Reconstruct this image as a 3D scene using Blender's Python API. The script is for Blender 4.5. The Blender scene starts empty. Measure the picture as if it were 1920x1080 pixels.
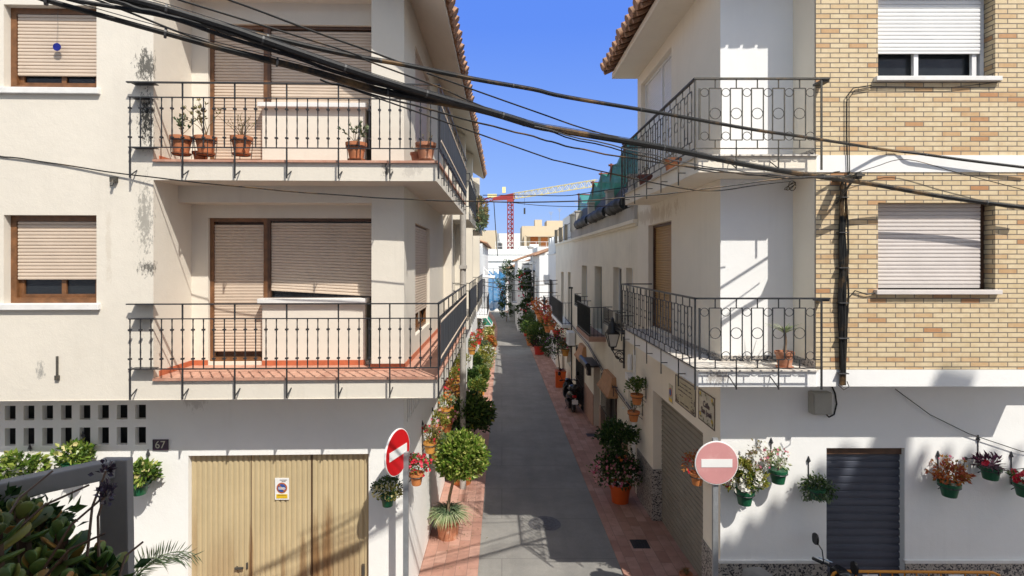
import bpy, bmesh, math, random
from mathutils import Vector, Matrix
C = bpy.context.scene.collection
G = -5.33                                   # street level; the world origin is at eye height
def gz(y):                                  # the street falls gently away
    return G if y < 8.5 else G - .036 * (min(y, 95) - 8.5)
def bend(y): return 0 if y < 48 else -((y - 48) / 30) ** 2 * 1.1
def at(px, py, y): return Vector(((px - 941) * y / 1000, y, (488 - py) * y / 1000))
ORG = {}
# ------------------------------------------------------------------ mesh builder
class MB:
    def __init__(s, warp=None): s.v = []; s.f = []; s.warp = warp
    def quad(s, a, b, c, d):
        n = len(s.v); s.v += [tuple(a), tuple(b), tuple(c), tuple(d)]; s.f.append((n, n+1, n+2, n+3))
    def poly(s, pts):
        n = len(s.v); s.v += [tuple(p) for p in pts]; s.f.append(tuple(range(n, n+len(pts))))
    def hexa(s, p):
        n = len(s.v); s.v += [tuple(q) for q in p]
        for f in ((0,3,2,1),(4,5,6,7),(0,1,5,4),(1,2,6,5),(2,3,7,6),(3,0,4,7)): s.f.append(tuple(n+i for i in f))
    def box(s, x0, x1, y0, y1, z0, z1):
        s.hexa([(x0,y0,z0),(x1,y0,z0),(x1,y1,z0),(x0,y1,z0),(x0,y0,z1),(x1,y0,z1),(x1,y1,z1),(x0,y1,z1)])
    def bar(s, a, b, w, h, up=(0,0,1)):
        a = Vector(a); b = Vector(b); d = (b-a).normalized(); up = Vector(up)
        if abs(d.dot(up)) > .98: up = Vector((0,1,0))
        x = d.cross(up).normalized()*w/2; y = x.cross(d).normalized()*h/2
        s.hexa([a-x-y, a+x-y, a+x+y, a-x+y, b-x-y, b+x-y, b+x+y, b-x+y])
    def tube(s, pts, r, n=6, r2=None, cap=True):
        pts = [Vector(p) for p in pts]; m = len(pts); base = len(s.v); prev = None
        for i, p in enumerate(pts):
            d = (pts[min(i+1, m-1)] - pts[max(i-1, 0)]).normalized()
            if prev is None:
                u = Vector((0,0,1)) if abs(d.z) < .9 else Vector((1,0,0)); x = d.cross(u).normalized()
            else: x = (prev - d*prev.dot(d)).normalized()
            prev = x; y = d.cross(x)
            rr = r[i] if isinstance(r, (list, tuple)) else (r if r2 is None else r + (r2-r)*i/(m-1))
            for k in range(n):
                a = 2*math.pi*k/n; s.v.append(tuple(p + (x*math.cos(a) + y*math.sin(a))*rr))
        for i in range(m-1):
            for k in range(n):
                a = base+i*n+k; b = base+i*n+(k+1) % n; s.f.append((a, b, b+n, a+n))
        if cap: s.f.append(tuple(base+k for k in reversed(range(n)))); s.f.append(tuple(base+(m-1)*n+k for k in range(n)))
    def lathe(s, prof, c, n=16, axis='z', sx=1, sy=1):
        base = len(s.v); m = len(prof)
        for r, z in prof:
            for k in range(n):
                a = 2*math.pi*k/n; p = (r*sx*math.cos(a), r*sy*math.sin(a), z)
                if axis == 'y': p = (p[0], p[2], p[1])
                if axis == 'x': p = (p[2], p[0], p[1])
                s.v.append((c[0]+p[0], c[1]+p[1], c[2]+p[2]))
        for i in range(m-1):
            for k in range(n):
                a = base+i*n+k; b = base+i*n+(k+1) % n; s.f.append((a, b, b+n, a+n))
        s.f.append(tuple(base+k for k in reversed(range(n)))); s.f.append(tuple(base+(m-1)*n+k for k in range(n)))
    def loft(s, secs, n=14, e=.7):          # secs: (y, cx, cz, rx, rz) rounded sections along y
        base = len(s.v)
        for y, cx, cz, rx, rz in secs:
            for k in range(n):
                a = 2*math.pi*k/n; ca, sa = math.cos(a), math.sin(a)
                s.v.append((cx + rx*math.copysign(abs(ca)**e, ca), y, cz + rz*math.copysign(abs(sa)**e, sa)))
        for i in range(len(secs)-1):
            for k in range(n):
                a = base+i*n+k; b = base+i*n+(k+1) % n; s.f.append((a, b, b+n, a+n))
        s.f.append(tuple(base+k for k in reversed(range(n)))); s.f.append(tuple(base+(len(secs)-1)*n+k for k in range(n)))
    def ring(s, c, R, r, P=None, n=20, m=5):
        pts = []
        for k in range(n+1):
            a = 2*math.pi*k/n; pts.append(P(c[0]+R*math.cos(a), c[1]+R*math.sin(a)) if P else (c[0]+R*math.cos(a), c[1]+R*math.sin(a), c[2]))
        s.tube(pts, r, m, cap=False)
    def leaf(s, p, d, L, W, fold=.25):
        p = Vector(p); d = Vector(d).normalized()
        u = Vector((random.uniform(-1,1), random.uniform(-1,1), random.uniform(-.2,1)))
        x = d.cross(u)
        if x.length < 1e-3: x = d.orthogonal()
        x.normalize(); nn = x.cross(d)*W*fold; m = p + d*L*.45
        n = len(s.v); s.v += [tuple(p), tuple(m + x*W/2 + nn), tuple(p + d*L), tuple(m - x*W/2 + nn)]
        s.f += [(n, n+1, n+2), (n, n+2, n+3)]
    def crown(s, c, rad, n, L, W, clumps=14, hollow=.55, spread=.33, up=.25, droop=0):
        c = Vector(c); rad = Vector(rad if hasattr(rad, '__len__') else (rad,)*3); cl = []
        for k in range(clumps):
            z = random.uniform(-.75, 1); a = random.uniform(0, 6.283); q = math.sqrt(max(0, 1-z*z)); rr = random.uniform(hollow, .88)
            cl.append(Vector((q*math.cos(a)*rr, q*math.sin(a)*rr, z*rr)))
        for k in range(n):
            o = random.choice(cl) + Vector([random.gauss(0, spread*.6) for _ in range(3)])
            if o.length > 1.1: o *= 1.1/o.length
            d = o.normalized()*.8 + Vector([random.uniform(-1,1) for _ in range(3)])*.8 + Vector((0,0,up-droop))
            k2 = random.uniform(.7, 1.25)
            s.leaf(c + Vector((o.x*rad.x, o.y*rad.y, o.z*rad.z)), d, L*k2, W*k2)
    def blades(s, c, n, L, W, rise=.8, spread=1.0, seg=4, fall=1.0):
        c = Vector(c)
        for k in range(n):
            a = random.uniform(0, 6.283); l = L*random.uniform(.6, 1.15); h = Vector((math.cos(a), math.sin(a), 0)); sp = spread*random.uniform(.3, 1)
            w = Vector((-h.y, h.x, 0))*W/2; prev = None
            for i in range(seg+1):
                t = i/seg; p = c + h*(l*sp*t) + Vector((0,0,rise*l*(t*1.25 - fall*t*t))); ww = w*(1-t)**.6
                cur = (p - ww, p + ww)
                if prev: s.quad(prev[0], prev[1], cur[1], cur[0])
                prev = cur
    def twigs(s, c, n, L, r=.006, spread=.5):
        tips = []
        for k in range(n):
            p = Vector(c); d = Vector((random.uniform(-spread,spread), random.uniform(-spread,spread), 1)).normalized(); pts = [p.copy()]
            for i in range(5):
                p = p + d*L/5*random.uniform(.7,1.2); d = (d + Vector([random.uniform(-.35,.35) for _ in range(3)])).normalized(); pts.append(p.copy())
                if i > 1: tips.append((p.copy(), d.copy()))
            s.tube(pts, r, 4, r2=r*.4)
        return tips
    def flower(s, p, R, n=5):
        p = Vector(p); d = Vector([random.uniform(-1,1), random.uniform(-1.3,.5), random.uniform(-.2,1)]).normalized(); x = d.orthogonal().normalized(); y = d.cross(x)
        for k in range(n):
            a = 6.283*k/n; b = x*math.cos(a) + y*math.sin(a); t = x*math.cos(a+.62) + y*math.sin(a+.62); t2 = x*math.cos(a-.62) + y*math.sin(a-.62)
            m = len(s.v); s.v += [tuple(p), tuple(p + t*R*.75 + d*R*.2), tuple(p + b*R + d*R*.35), tuple(p + t2*R*.75 + d*R*.2)]; s.f.append((m, m+1, m+2, m+3))
    def build(s, name, mat, parent=None, smooth=False, origin=None, bevel=0):
        o0 = Vector(origin) if origin is not None else (ORG[parent.name] if parent else Vector((0,0,0)))
        vs = s.v if not s.warp else [s.warp(v) for v in s.v]
        me = bpy.data.meshes.new(name); me.from_pydata([tuple(Vector(v)-o0) for v in vs], [], s.f)
        bm = bmesh.new(); bm.from_mesh(me); bmesh.ops.remove_doubles(bm, verts=bm.verts, dist=1e-5)
        bmesh.ops.recalc_face_normals(bm, faces=bm.faces)
        if bevel:
            es = [e for e in bm.edges if len(e.link_faces) == 2 and e.calc_face_angle(0) > .6]
            bmesh.ops.bevel(bm, geom=es, offset=bevel, segments=2, affect='EDGES', profile=.6)
        bm.to_mesh(me); bm.free()
        if smooth:
            for p in me.polygons: p.use_smooth = True
            try: me.set_sharp_from_angle(angle=math.radians(50))
            except Exception: pass
        me.materials.append(mat); o = bpy.data.objects.new(name, me); C.objects.link(o)
        if parent: o.parent = parent
        else: o.location = o0
        ORG[o.name] = o0.copy(); return o
def thing(name, label, cat, loc=(0,0,0), group=None):
    o = bpy.data.objects.new(name, None); C.objects.link(o); o.empty_display_size = .2; o.location = loc; ORG[o.name] = Vector(loc)
    return tag(o, label, cat, group)
def tag(o, label, cat, group=None):
    o['label'] = label; o['category'] = cat
    if group: o['group'] = group
    return o
def struct(o, label=None):
    o['kind'] = 'structure'
    if label: o['label'] = label; o['category'] = o.name.split('.')[0].replace('_', ' ')
    return o
def dup(o, loc, rz=0, label=None, scale=1):
    r = o.copy(); C.objects.link(r); r.location = loc; r.rotation_euler = (0,0,rz); r.scale = (scale,)*3; ORG[r.name] = Vector(loc)
    if label: r['label'] = label
    for ch in list(o.children):
        c = ch.copy(); C.objects.link(c); c.parent = r
        for g in list(ch.children):
            d = g.copy(); C.objects.link(d); d.parent = c
    return r
# planes: P(u, v, depth inward)
def front(y0): return lambda u, v, d=0: (u, y0+d, v)
def left_side(x0): return lambda u, v, d=0: (x0-d, u, v)     # wall looking towards +X
def right_side(x0): return lambda u, v, d=0: (x0+d, u, v)    # wall looking towards -X
def panel(mb, P, u0, u1, v0, v1, holes=(), depth=.12):
    us = sorted({u0, u1, *[h[0] for h in holes], *[h[1] for h in holes]}); vs = sorted({v0, v1, *[h[2] for h in holes], *[h[3] for h in holes]})
    us = [u for u in us if u0 <= u <= u1]; vs = [v for v in vs if v0 <= v <= v1]
    for a, b in zip(us, us[1:]):
        for c, d in zip(vs, vs[1:]):
            mu, mv = (a+b)/2, (c+d)/2
            if any(h[0] < mu < h[1] and h[2] < mv < h[3] for h in holes): continue
            mb.quad(P(a,c), P(b,c), P(b,d), P(a,d))
    for h in holes:
        e = h[4] if len(h) > 4 else depth; a, b, c, d = h[:4]
        mb.quad(P(a,c), P(a,d), P(a,d,e), P(a,c,e)); mb.quad(P(b,c), P(b,c,e), P(b,d,e), P(b,d))
        mb.quad(P(a,d), P(b,d), P(b,d,e), P(a,d,e))
        if c > v0 + 1e-4: mb.quad(P(a,c), P(a,c,e), P(b,c,e), P(b,c))
def pbox(mb, P, u0, u1, v0, v1, d0, d1):
    mb.hexa([P(u0,v0,d0), P(u1,v0,d0), P(u1,v0,d1), P(u0,v0,d1), P(u0,v1,d0), P(u1,v1,d0), P(u1,v1,d1), P(u0,v1,d1)])
def slats(mb, P, u0, u1, v0, v1, d, pitch=.045, bulge=.009, tilt=0):
    n = max(1, round((v1-v0)/pitch)); p = (v1-v0)/n
    for i in range(n):
        a = v1-(i+1)*p; prof = [(a, .006), (a+p*.1, 0), (a+p*.14, -bulge*.8), (a+p*.5, -bulge), (a+p*.86, -bulge*.8), (a+p*.9, 0), (a+p, .006)]
        t = tilt*(i+1)/n
        for (va, da), (vb, db) in zip(prof, prof[1:]): mb.quad(P(u0,va+t,d+da), P(u1,va-t,d+da), P(u1,vb-t,d+db), P(u0,vb+t,d+db))
def frame(mb, P, u0, u1, v0, v1, d, w=.06, t=.05, mid=()):
    for a, b, c, e in ((u0,u0+w,v0,v1),(u1-w,u1,v0,v1),(u0+w,u1-w,v0,v0+w),(u0+w,u1-w,v1-w,v1)): pbox(mb, P, a, b, c, e, d, d+t)
    for m in mid: pbox(mb, P, m-w/2, m+w/2, v0+w, v1-w, d, d+t)
# ------------------------------------------------------------------ materials
def nodes(name):
    m = bpy.data.materials.new(name); m.use_nodes = True; nt = m.node_tree; b = nt.nodes['Principled BSDF']; return m, nt, b
def N(nt, t, **k):
    n = nt.nodes.new(t)
    for a, v in k.items():
        if a in n.inputs: n.inputs[a].default_value = v
        else: setattr(n, a, v)
    return n
def mixc(nt, fac, a, b, mode='MIX'):
    n = N(nt, 'ShaderNodeMix', data_type='RGBA', blend_type=mode)
    for i, x in ((0, fac), (6, a), (7, b)):
        if hasattr(x, 'is_linked'): nt.links.new(x, n.inputs[i])
        else: n.inputs[i].default_value = x if i == 0 else (*x[:3], 1)
    return n.outputs[2]
def ramp(nt, x, stops):
    r = nt.nodes.new('ShaderNodeValToRGB'); e = r.color_ramp.elements
    while len(e) < len(stops): e.new(.5)
    for i, (p, c) in enumerate(stops): e[i].position = p; e[i].color = (*c, 1) if hasattr(c, '__len__') else (c, c, c, 1)
    nt.links.new(x, r.inputs[0]); return r.outputs[0]
def coord(nt, scale=(1,1,1), loc=(0,0,0)):
    t = nt.nodes.new('ShaderNodeTexCoord'); mp = nt.nodes.new('ShaderNodeMapping'); mp.inputs['Scale'].default_value = scale; mp.inputs['Location'].default_value = loc
    nt.links.new(t.outputs['Object'], mp.inputs[0]); return mp.outputs[0]
def noise(nt, vec, scale, detail=4, rough=.6):
    n = N(nt, 'ShaderNodeTexNoise', Scale=scale, Detail=detail, Roughness=rough); nt.links.new(vec, n.inputs['Vector']); return n.outputs['Fac']
def math_(nt, op, a, b=None):
    n = N(nt, 'ShaderNodeMath', operation=op)
    for i, x in enumerate((a, b)):
        if x is None: continue
        if hasattr(x, 'is_linked'): nt.links.new(x, n.inputs[i])
        else: n.inputs[i].default_value = x
    return n.outputs[0]
def bump(nt, b, h, strength=.3, dist=.01):
    n = N(nt, 'ShaderNodeBump', Strength=strength, Distance=dist); nt.links.new(h, n.inputs['Height']); nt.links.new(n.outputs[0], b.inputs['Normal'])
def plain(name, col, rough=.6, var=.12, scale=6, metal=0, bmp=.15, bs=60, dirt=None, spec=.5):
    m, nt, b = nodes(name); v = coord(nt)
    f = noise(nt, v, scale, 6); c = ramp(nt, f, [(.3, tuple(x*(1-var) for x in col)), (.7, tuple(min(1, x*(1+var)) for x in col))])
    if dirt:
        f2 = noise(nt, v, dirt[2], 8, .7); c = mixc(nt, ramp(nt, f2, [(dirt[3], 0), (min(1, dirt[3]+.15), dirt[1])]), c, dirt[0])
    nt.links.new(c, b.inputs['Base Color']); b.inputs['Roughness'].default_value = rough; b.inputs['Metallic'].default_value = metal; b.inputs['Specular IOR Level'].default_value = spec
    if bmp: bump(nt, b, noise(nt, v, bs, 4), bmp, .004)
    return m
def stucco(name, col, streak=.25, dirt=(.35,.31,.26), stains=(), patch=.06, bmp=.35, mottle=1.0):
    m, nt, b = nodes(name); v = coord(nt); vs = coord(nt, (3.2, 3.2, .22))
    c = ramp(nt, noise(nt, v, .9*mottle, 8, .65), [(.3, tuple(x*(1-patch) for x in col)), (.65, col)])
    s = math_(nt, 'MULTIPLY', ramp(nt, noise(nt, vs, 1.3, 8, .7), [(.52, 0), (.8, 1)]), ramp(nt, noise(nt, v, .6, 3), [(.42, 0), (.7, 1)]))
    c = mixc(nt, math_(nt, 'MULTIPLY', s, streak), c, dirt)
    c = mixc(nt, ramp(nt, noise(nt, v, 14, 8, .75), [(.63, 0), (.85, .22*min(1, streak*3))]), c, dirt)
    t = nt.nodes.new('ShaderNodeTexCoord')
    for (x, y, z, rx, ry, rz, k, col2, ns) in stains:
        mp = nt.nodes.new('ShaderNodeMapping'); mp.vector_type = 'TEXTURE'; mp.inputs['Location'].default_value = (x,y,z); mp.inputs['Scale'].default_value = (rx,ry,rz)
        nt.links.new(t.outputs['Object'], mp.inputs[0]); ln = N(nt, 'ShaderNodeVectorMath', operation='LENGTH'); nt.links.new(mp.outputs[0], ln.inputs[0])
        g = math_(nt, 'SUBTRACT', 1.0, ln.outputs['Value']); nz = noise(nt, coord(nt, (1, 1, .45)), ns, 9, .8)
        f = ramp(nt, math_(nt, 'ADD', math_(nt, 'MULTIPLY', g, .45), math_(nt, 'MULTIPLY', nz, 1.25)), [(.86, 0), (.96, k)])
        c = mixc(nt, math_(nt, 'MULTIPLY', f, ramp(nt, g, [(0, 0), (.15, 1)])), c, col2)
    nt.links.new(c, b.inputs['Base Color']); b.inputs['Roughness'].default_value = .9; b.inputs['Specular IOR Level'].default_value = .2
    h = math_(nt, 'ADD', noise(nt, v, 45, 6, .7), math_(nt, 'MULTIPLY', noise(nt, v, 3.5, 4), 3.0)); bump(nt, b, h, bmp, .006); return m
def bricks(name, stops, mortar, w, h, mort=.012, plane='xz', offs=.5, bmp=.8, rough=.85, dirt=0, off=(0,0,0)):
    m, nt, b = nodes(name); t = nt.nodes.new('ShaderNodeTexCoord'); sp = N(nt, 'ShaderNodeSeparateXYZ'); nt.links.new(t.outputs['Object'], sp.inputs[0])
    cb = nt.nodes.new('ShaderNodeCombineXYZ')
    if plane == 'xz': nt.links.new(math_(nt, 'ADD', sp.outputs[0], sp.outputs[1]), cb.inputs[0]); nt.links.new(sp.outputs[2], cb.inputs[1])
    else: nt.links.new(sp.outputs[0], cb.inputs[1]); nt.links.new(sp.outputs[1], cb.inputs[0])
    br = N(nt, 'ShaderNodeTexBrick', Color1=(0,0,0,1), Color2=(1,1,1,1), Mortar=(0,0,0,1), offset=offs, Scale=1.0); br.inputs['Brick Width'].default_value = w; br.inputs['Row Height'].default_value = h
    br.inputs['Mortar Size'].default_value = mort/2; br.inputs['Mortar Smooth'].default_value = .15; br.inputs['Bias'].default_value = 0
    ad = N(nt, 'ShaderNodeVectorMath', operation='ADD'); ad.inputs[1].default_value = off; nt.links.new(cb.outputs[0], ad.inputs[0]); nt.links.new(ad.outputs[0], br.inputs['Vector'])
    v = coord(nt); c = ramp(nt, br.outputs['Color'], stops)
    c = mixc(nt, ramp(nt, noise(nt, v, 9, 6, .7), [(.35, .0), (.75, .45)]), c, stops[len(stops)//2][1], 'MULTIPLY') if dirt == 0 else mixc(nt, ramp(nt, noise(nt, v, 2.5, 9, .75), [(.4, 0), (.75, dirt)]), c, tuple(x*.45 for x in stops[0][1]))
    c = mixc(nt, br.outputs['Fac'], c, mortar); nt.links.new(c, b.inputs['Base Color']); b.inputs['Roughness'].default_value = rough
    hh = math_(nt, 'SUBTRACT', math_(nt, 'MULTIPLY', noise(nt, v, 60, 4), .25), br.outputs['Fac']); bump(nt, b, hh, bmp, .012); return m
def leafmat(name, stops, trans=.25, rough=.5):
    m, nt, b = nodes(name); g = nt.nodes.new('ShaderNodeNewGeometry'); c = ramp(nt, g.outputs['Random Per Island'], stops)
    nt.links.new(c, b.inputs['Base Color']); b.inputs['Roughness'].default_value = rough; b.inputs['Specular IOR Level'].default_value = .35
    tr = nt.nodes.new('ShaderNodeBsdfTranslucent'); nt.links.new(c, tr.inputs[0]); mx = nt.nodes.new('ShaderNodeMixShader'); mx.inputs[0].default_value = trans
    out = nt.nodes['Material Output']; nt.links.new(b.outputs[0], mx.inputs[1]); nt.links.new(tr.outputs[0], mx.inputs[2]); nt.links.new(mx.outputs[0], out.inputs[0]); return m
def net_mat(name, col, opacity):
    m, nt, b = nodes(name); v = coord(nt); b.inputs['Base Color'].default_value = (*col, 1); b.inputs['Roughness'].default_value = .8
    tp = nt.nodes.new('ShaderNodeBsdfTransparent'); mx = nt.nodes.new('ShaderNodeMixShader'); f = ramp(nt, noise(nt, v, 3, 4), [(.3, opacity-.12), (.7, min(1, opacity+.12))])
    nt.links.new(f, mx.inputs[0]); out = nt.nodes['Material Output']; nt.links.new(tp.outputs[0], mx.inputs[1]); nt.links.new(b.outputs[0], mx.inputs[2]); nt.links.new(mx.outputs[0], out.inputs[0]); return m
BLK = (.03,.03,.028); GRIME = (.16,.14,.12)
# left house: object coordinates are measured from its base (-1.4, 7.09, G)
def lz(z): return z - G
M = {}
M['cream'] = stucco('cream_render', (.70,.652,.57), .45, stains=[
    (-3.26,-.12,lz(2.55),.30,.17,.42,.85,BLK,26), (-3.26,-.12,lz(1.85),.22,.17,.75,1.0,BLK,30), (-3.28,-.12,lz(.55),.24,.17,1.0,.55,(.1,.1,.09),34), (-3.22,-.12,lz(-.1),.3,.17,.2,.8,BLK,34),
    (-4.6,0,lz(-1.45),.13,.5,.28,.9,(.30,.29,.27),4), (-.13,-.05,lz(1.2),.13,.3,.2,.9,BLK,30), (.2,-.05,lz(1.18),.3,.3,.16,.5,(.4,.37,.33),14), (-3.75,-.1,lz(.2),.08,.3,1.2,.3,(.50,.43,.34),9)])
M['white_base'] = stucco('white_limewash', (.86,.855,.83), .22, (.5,.48,.44), stains=[(2.2,0,.2,1.2,5,.7,.5,(.42,.40,.36),6), (-1.2,.5,2.3,1.5,1,.5,.35,(.5,.46,.40),5), (-2.95,.5,lz(-2.0),.4,1,.3,.4,(.36,.33,.3),9)])
M['white_right'] = stucco('white_paint', (.84,.84,.83), .3, (.5,.48,.45), bmp=.25, mottle=.8, stains=[(-.3,-.55,lz(-1.55),.35,.3,.2,.8,(.30,.27,.24),20)])
M['cream_right'] = stucco('off_white_render', (.85,.78,.66), .28, (.42,.36,.29), stains=[(0,3.6,lz(.95),.5,4,.35,.5,(.5,.4,.28),5), (0,5.5,lz(-1.75),.5,1.5,.5,.3,(.35,.3,.26),6)])
M['cream_house'] = stucco('old_cream_limewash', (.84,.77,.64), .45, (.32,.26,.20), patch=.12)
M['grey_parapet'] = stucco('weathered_parapet', (.50,.47,.43), .9, (.10,.09,.08), patch=.25)
M['white_house'] = stucco('white_house_limewash', (.78,.78,.77), .15, (.5,.48,.46))
M['tan_house'] = stucco('tan_render', (.55,.46,.34), .15, (.4,.32,.22))
M['brick'] = bricks('face_brick', [(0,(.62,.50,.31)), (.3,(.70,.58,.385)), (.70,(.67,.54,.35)), (.85,(.63,.47,.28)), (.95,(.56,.37,.20)), (1,(.48,.25,.12))], (.20,.165,.13), .2483, .0652, .0135, off=(.06,0,0), bmp=1.0)
M['paver'] = bricks('pavement_tiles', [(0,(.38,.20,.15)), (.5,(.46,.255,.195)), (1,(.52,.31,.245))], (.22,.14,.11), .4, .2, .008, 'xy', .5, .4, dirt=.55)
M['terracotta_floor'] = bricks('terracotta_floor_tiles', [(0,(.46,.25,.18)), (.5,(.52,.29,.21)), (1,(.56,.33,.24))], (.40,.26,.19), .3, .15, .006, 'xy', .5, .3)
M['pale_floor'] = bricks('pale_floor_tiles', [(0,(.62,.57,.50)), (.5,(.68,.63,.56)), (1,(.72,.68,.62))], (.40,.36,.32), .2, .1, .008, 'xy', .5, .3, dirt=.35)
M['skirting'] = plain('red_skirting_tile', (.46,.13,.06), .4, .15, 10, bmp=.05)
M['iron'] = plain('dark_iron', (.035,.036,.04), .45, .25, 20, .3, .2, 120, dirt=((.16,.09,.04), .5, 5, .66))
M['iron_rust'] = plain('weathered_iron', (.07,.065,.055), .6, .3, 20, .2, .3, 120, dirt=((.20,.13,.06), .6, 6, .55))
M['shutter'] = plain('beige_pvc_shutter', (.60,.49,.39), .55, .06, 3, bmp=.1, bs=30, dirt=((.30,.24,.18), .35, 2.5, .58))
M['shutter_pink'] = plain('pale_wooden_shutter', (.64,.59,.56), .6, .06, 3, bmp=.1, bs=30, dirt=((.42,.34,.3), .4, 3, .62))
M['shutter_brown'] = plain('ochre_shutter', (.42,.25,.10), .5, .06, 3, bmp=.08, bs=30)
M['shutter_white'] = plain('white_pvc_shutter', (.78,.78,.77), .45, .03, 3, bmp=.05, bs=30)
M['wood'] = plain('varnished_wood', (.17,.075,.03), .45, .35, 9, bmp=.2, bs=25)
M['wood_dark'] = plain('dark_wood', (.09,.045,.025), .5, .3, 9, bmp=.2, bs=25)
M['alu'] = plain('white_aluminium', (.78,.78,.78), .35, .03, 4, bmp=0)
M['sill'] = plain('white_stone_sill', (.72,.71,.69), .6, .08, 6, bmp=.15, dirt=((.4,.38,.35), .5, 5, .6))
M['glass'] = plain('dark_window_glass', (.02,.024,.028), .06, .2, 3, bmp=0, spec=.6)
M['curtain'] = plain('grey_curtain', (.16,.16,.16), .9, .3, 12, bmp=0)
M['door_beige'] = plain('beige_metal_door', (.51,.41,.245), .5, .07, 2, bmp=.05, dirt=((.22,.13,.06), .0, 5, .8))
M['grey_shutter'] = plain('grey_roller_door', (.26,.235,.195), .6, .10, 2, .1, .1, 40, dirt=((.12,.08,.05), .45, 2.2, .6))
M['blue_shutter'] = plain('blue_grey_roller_door', (.07,.078,.105), .5, .12, 3, .1, .1, 40)
M['granite'] = None
M['tile_roof'] = plain('clay_roof_tile', (.36,.20,.12), .8, .35, 7, bmp=.3, bs=30, dirt=((.12,.10,.08), .7, 5, .5))
M['asphalt'] = None
M['concrete'] = plain('grey_concrete', (.40,.38,.35), .9, .15, 4, bmp=.3, dirt=((.2,.18,.16), .5, 4, .55))
M['rubber'] = plain('black_rubber', (.012,.012,.013), .55, .2, 20, bmp=.1)
M['cable'] = plain('black_cable_sheath', (.014,.014,.014), .5, .3, 12, bmp=.2, bs=80, dirt=((.20,.115,.045), .9, 1.6, .52), spec=.25)
M['cable_black'] = plain('black_tape_sheath', (.016,.016,.017), .5, .3, 12, bmp=.3, bs=60, spec=.3)
M['cable_grey'] = plain('grey_cable_sheath', (.06,.06,.062), .5, .3, 12, bmp=.1)
M['terra'] = plain('terracotta_pot_clay', (.46,.17,.075), .8, .18, 9, bmp=.15, dirt=((.60,.42,.32), .5, 10, .6))
M['terra_old'] = plain('stained_terracotta', (.42,.18,.10), .85, .25, 9, bmp=.2, dirt=((.62,.50,.40), .8, 8, .55))
M['orange_pot'] = plain('orange_plastic', (.62,.10,.015), .4, .06, 5, bmp=.02)
M['red_pot'] = plain('red_plastic', (.55,.035,.02), .4, .06, 5, bmp=.02)
M['ochre_pot'] = plain('ochre_clay', (.55,.26,.05), .7, .12, 8, bmp=.1)
M['orange_clay'] = plain('orange_clay', (.56,.20,.06), .7, .12, 8, bmp=.1)
M['green_pot'] = plain('green_plastic', (.012,.10,.045), .4, .12, 8, bmp=.02)
M['soil'] = plain('potting_soil', (.05,.032,.02), .95, .4, 30, bmp=.6)
M['bark'] = plain('grey_brown_bark', (.20,.14,.09), .9, .3, 20, bmp=.5)
M['twig'] = plain('dry_twig', (.22,.17,.10), .9, .3, 20, bmp=.1)
M['leaf_bright'] = leafmat('bright_green_leaf', [(0,(.06,.14,.015)), (.45,(.16,.25,.035)), (.8,(.31,.38,.08)), (1,(.46,.46,.15))], .3, .35)
M['leaf_mid'] = leafmat('mid_green_leaf', [(0,(.035,.08,.014)), (.6,(.09,.16,.03)), (1,(.19,.24,.055))])
M['leaf_dark'] = leafmat('dark_green_leaf', [(0,(.014,.038,.010)), (.6,(.032,.075,.018)), (1,(.09,.14,.03))], .2, .4)
M['leaf_grey'] = leafmat('grey_green_leaf', [(0,(.05,.09,.05)), (.6,(.12,.17,.09)), (1,(.22,.27,.15))])
M['leaf_yellow'] = leafmat('yellow_green_leaf', [(0,(.12,.15,.02)), (.5,(.24,.25,.04)), (1,(.42,.36,.09))], .3)
M['leaf_varieg'] = leafmat('cream_striped_leaf', [(0,(.16,.24,.10)), (.5,(.32,.38,.20)), (1,(.58,.58,.40))], .3)
M['leaf_dry'] = leafmat('dry_leaf', [(0,(.16,.12,.05)), (.5,(.20,.19,.08)), (1,(.34,.26,.13))])
M['leaf_rust'] = leafmat('rust_red_leaf', [(0,(.28,.05,.03)), (.4,(.40,.10,.04)), (.75,(.45,.20,.05)), (1,(.25,.20,.04))], .3)
M['leaf_purple'] = leafmat('purple_leaf', [(0,(.03,.008,.02)), (.6,(.07,.015,.045)), (1,(.12,.03,.06))])
M['flower_red'] = leafmat('red_petal', [(0,(.50,.01,.03)), (.6,(.62,.03,.06)), (1,(.70,.08,.14))], .3)
M['flower_pink'] = leafmat('pink_petal', [(0,(.55,.10,.20)), (.5,(.65,.28,.32)), (1,(.72,.45,.42))], .3)
M['flower_white'] = leafmat('white_petal', [(0,(.62,.60,.54)), (1,(.78,.77,.72))], .3)
M['flower_yellow'] = leafmat('pale_yellow_petal', [(0,(.55,.48,.18)), (1,(.72,.66,.35))], .3)
M['flower_orange'] = leafmat('orange_petal', [(0,(.55,.12,.03)), (1,(.66,.26,.06))], .3)
M['flower_purple'] = leafmat('purple_petal', [(0,(.20,.04,.18)), (1,(.36,.10,.30))], .3)
M['succulent'] = None
M['galv'] = plain('galvanised_steel', (.42,.44,.46), .45, .12, 12, .6, .05, 40)
M['sign_red'] = plain('red_sign_sheet', (.55,.008,.012), .4, .05, 3, bmp=0)
M['sign_pink'] = plain('sun_faded_red_sign_sheet', (.58,.27,.27), .5, .07, 3, bmp=0, dirt=((.62,.36,.35), .6, 6, .55))
M['sign_white'] = plain('white_sign_sheet', (.80,.80,.79), .4, .03, 3, bmp=0)
M['grey_box'] = plain('grey_plastic_box', (.36,.35,.31), .6, .08, 6, bmp=.05)
M['frame_grey'] = plain('grey_painted_steel', (.27,.255,.245), .6, .22, 4, .2, .15, 40, dirt=((.2,.19,.17), .5, 9, .55))
M['orange_steel'] = plain('orange_painted_steel', (.62,.24,.02), .45, .10, 8, bmp=.03)
M['scoot_black'] = plain('black_scooter_paint', (.012,.012,.014), .2, .2, 5, bmp=0)
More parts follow.
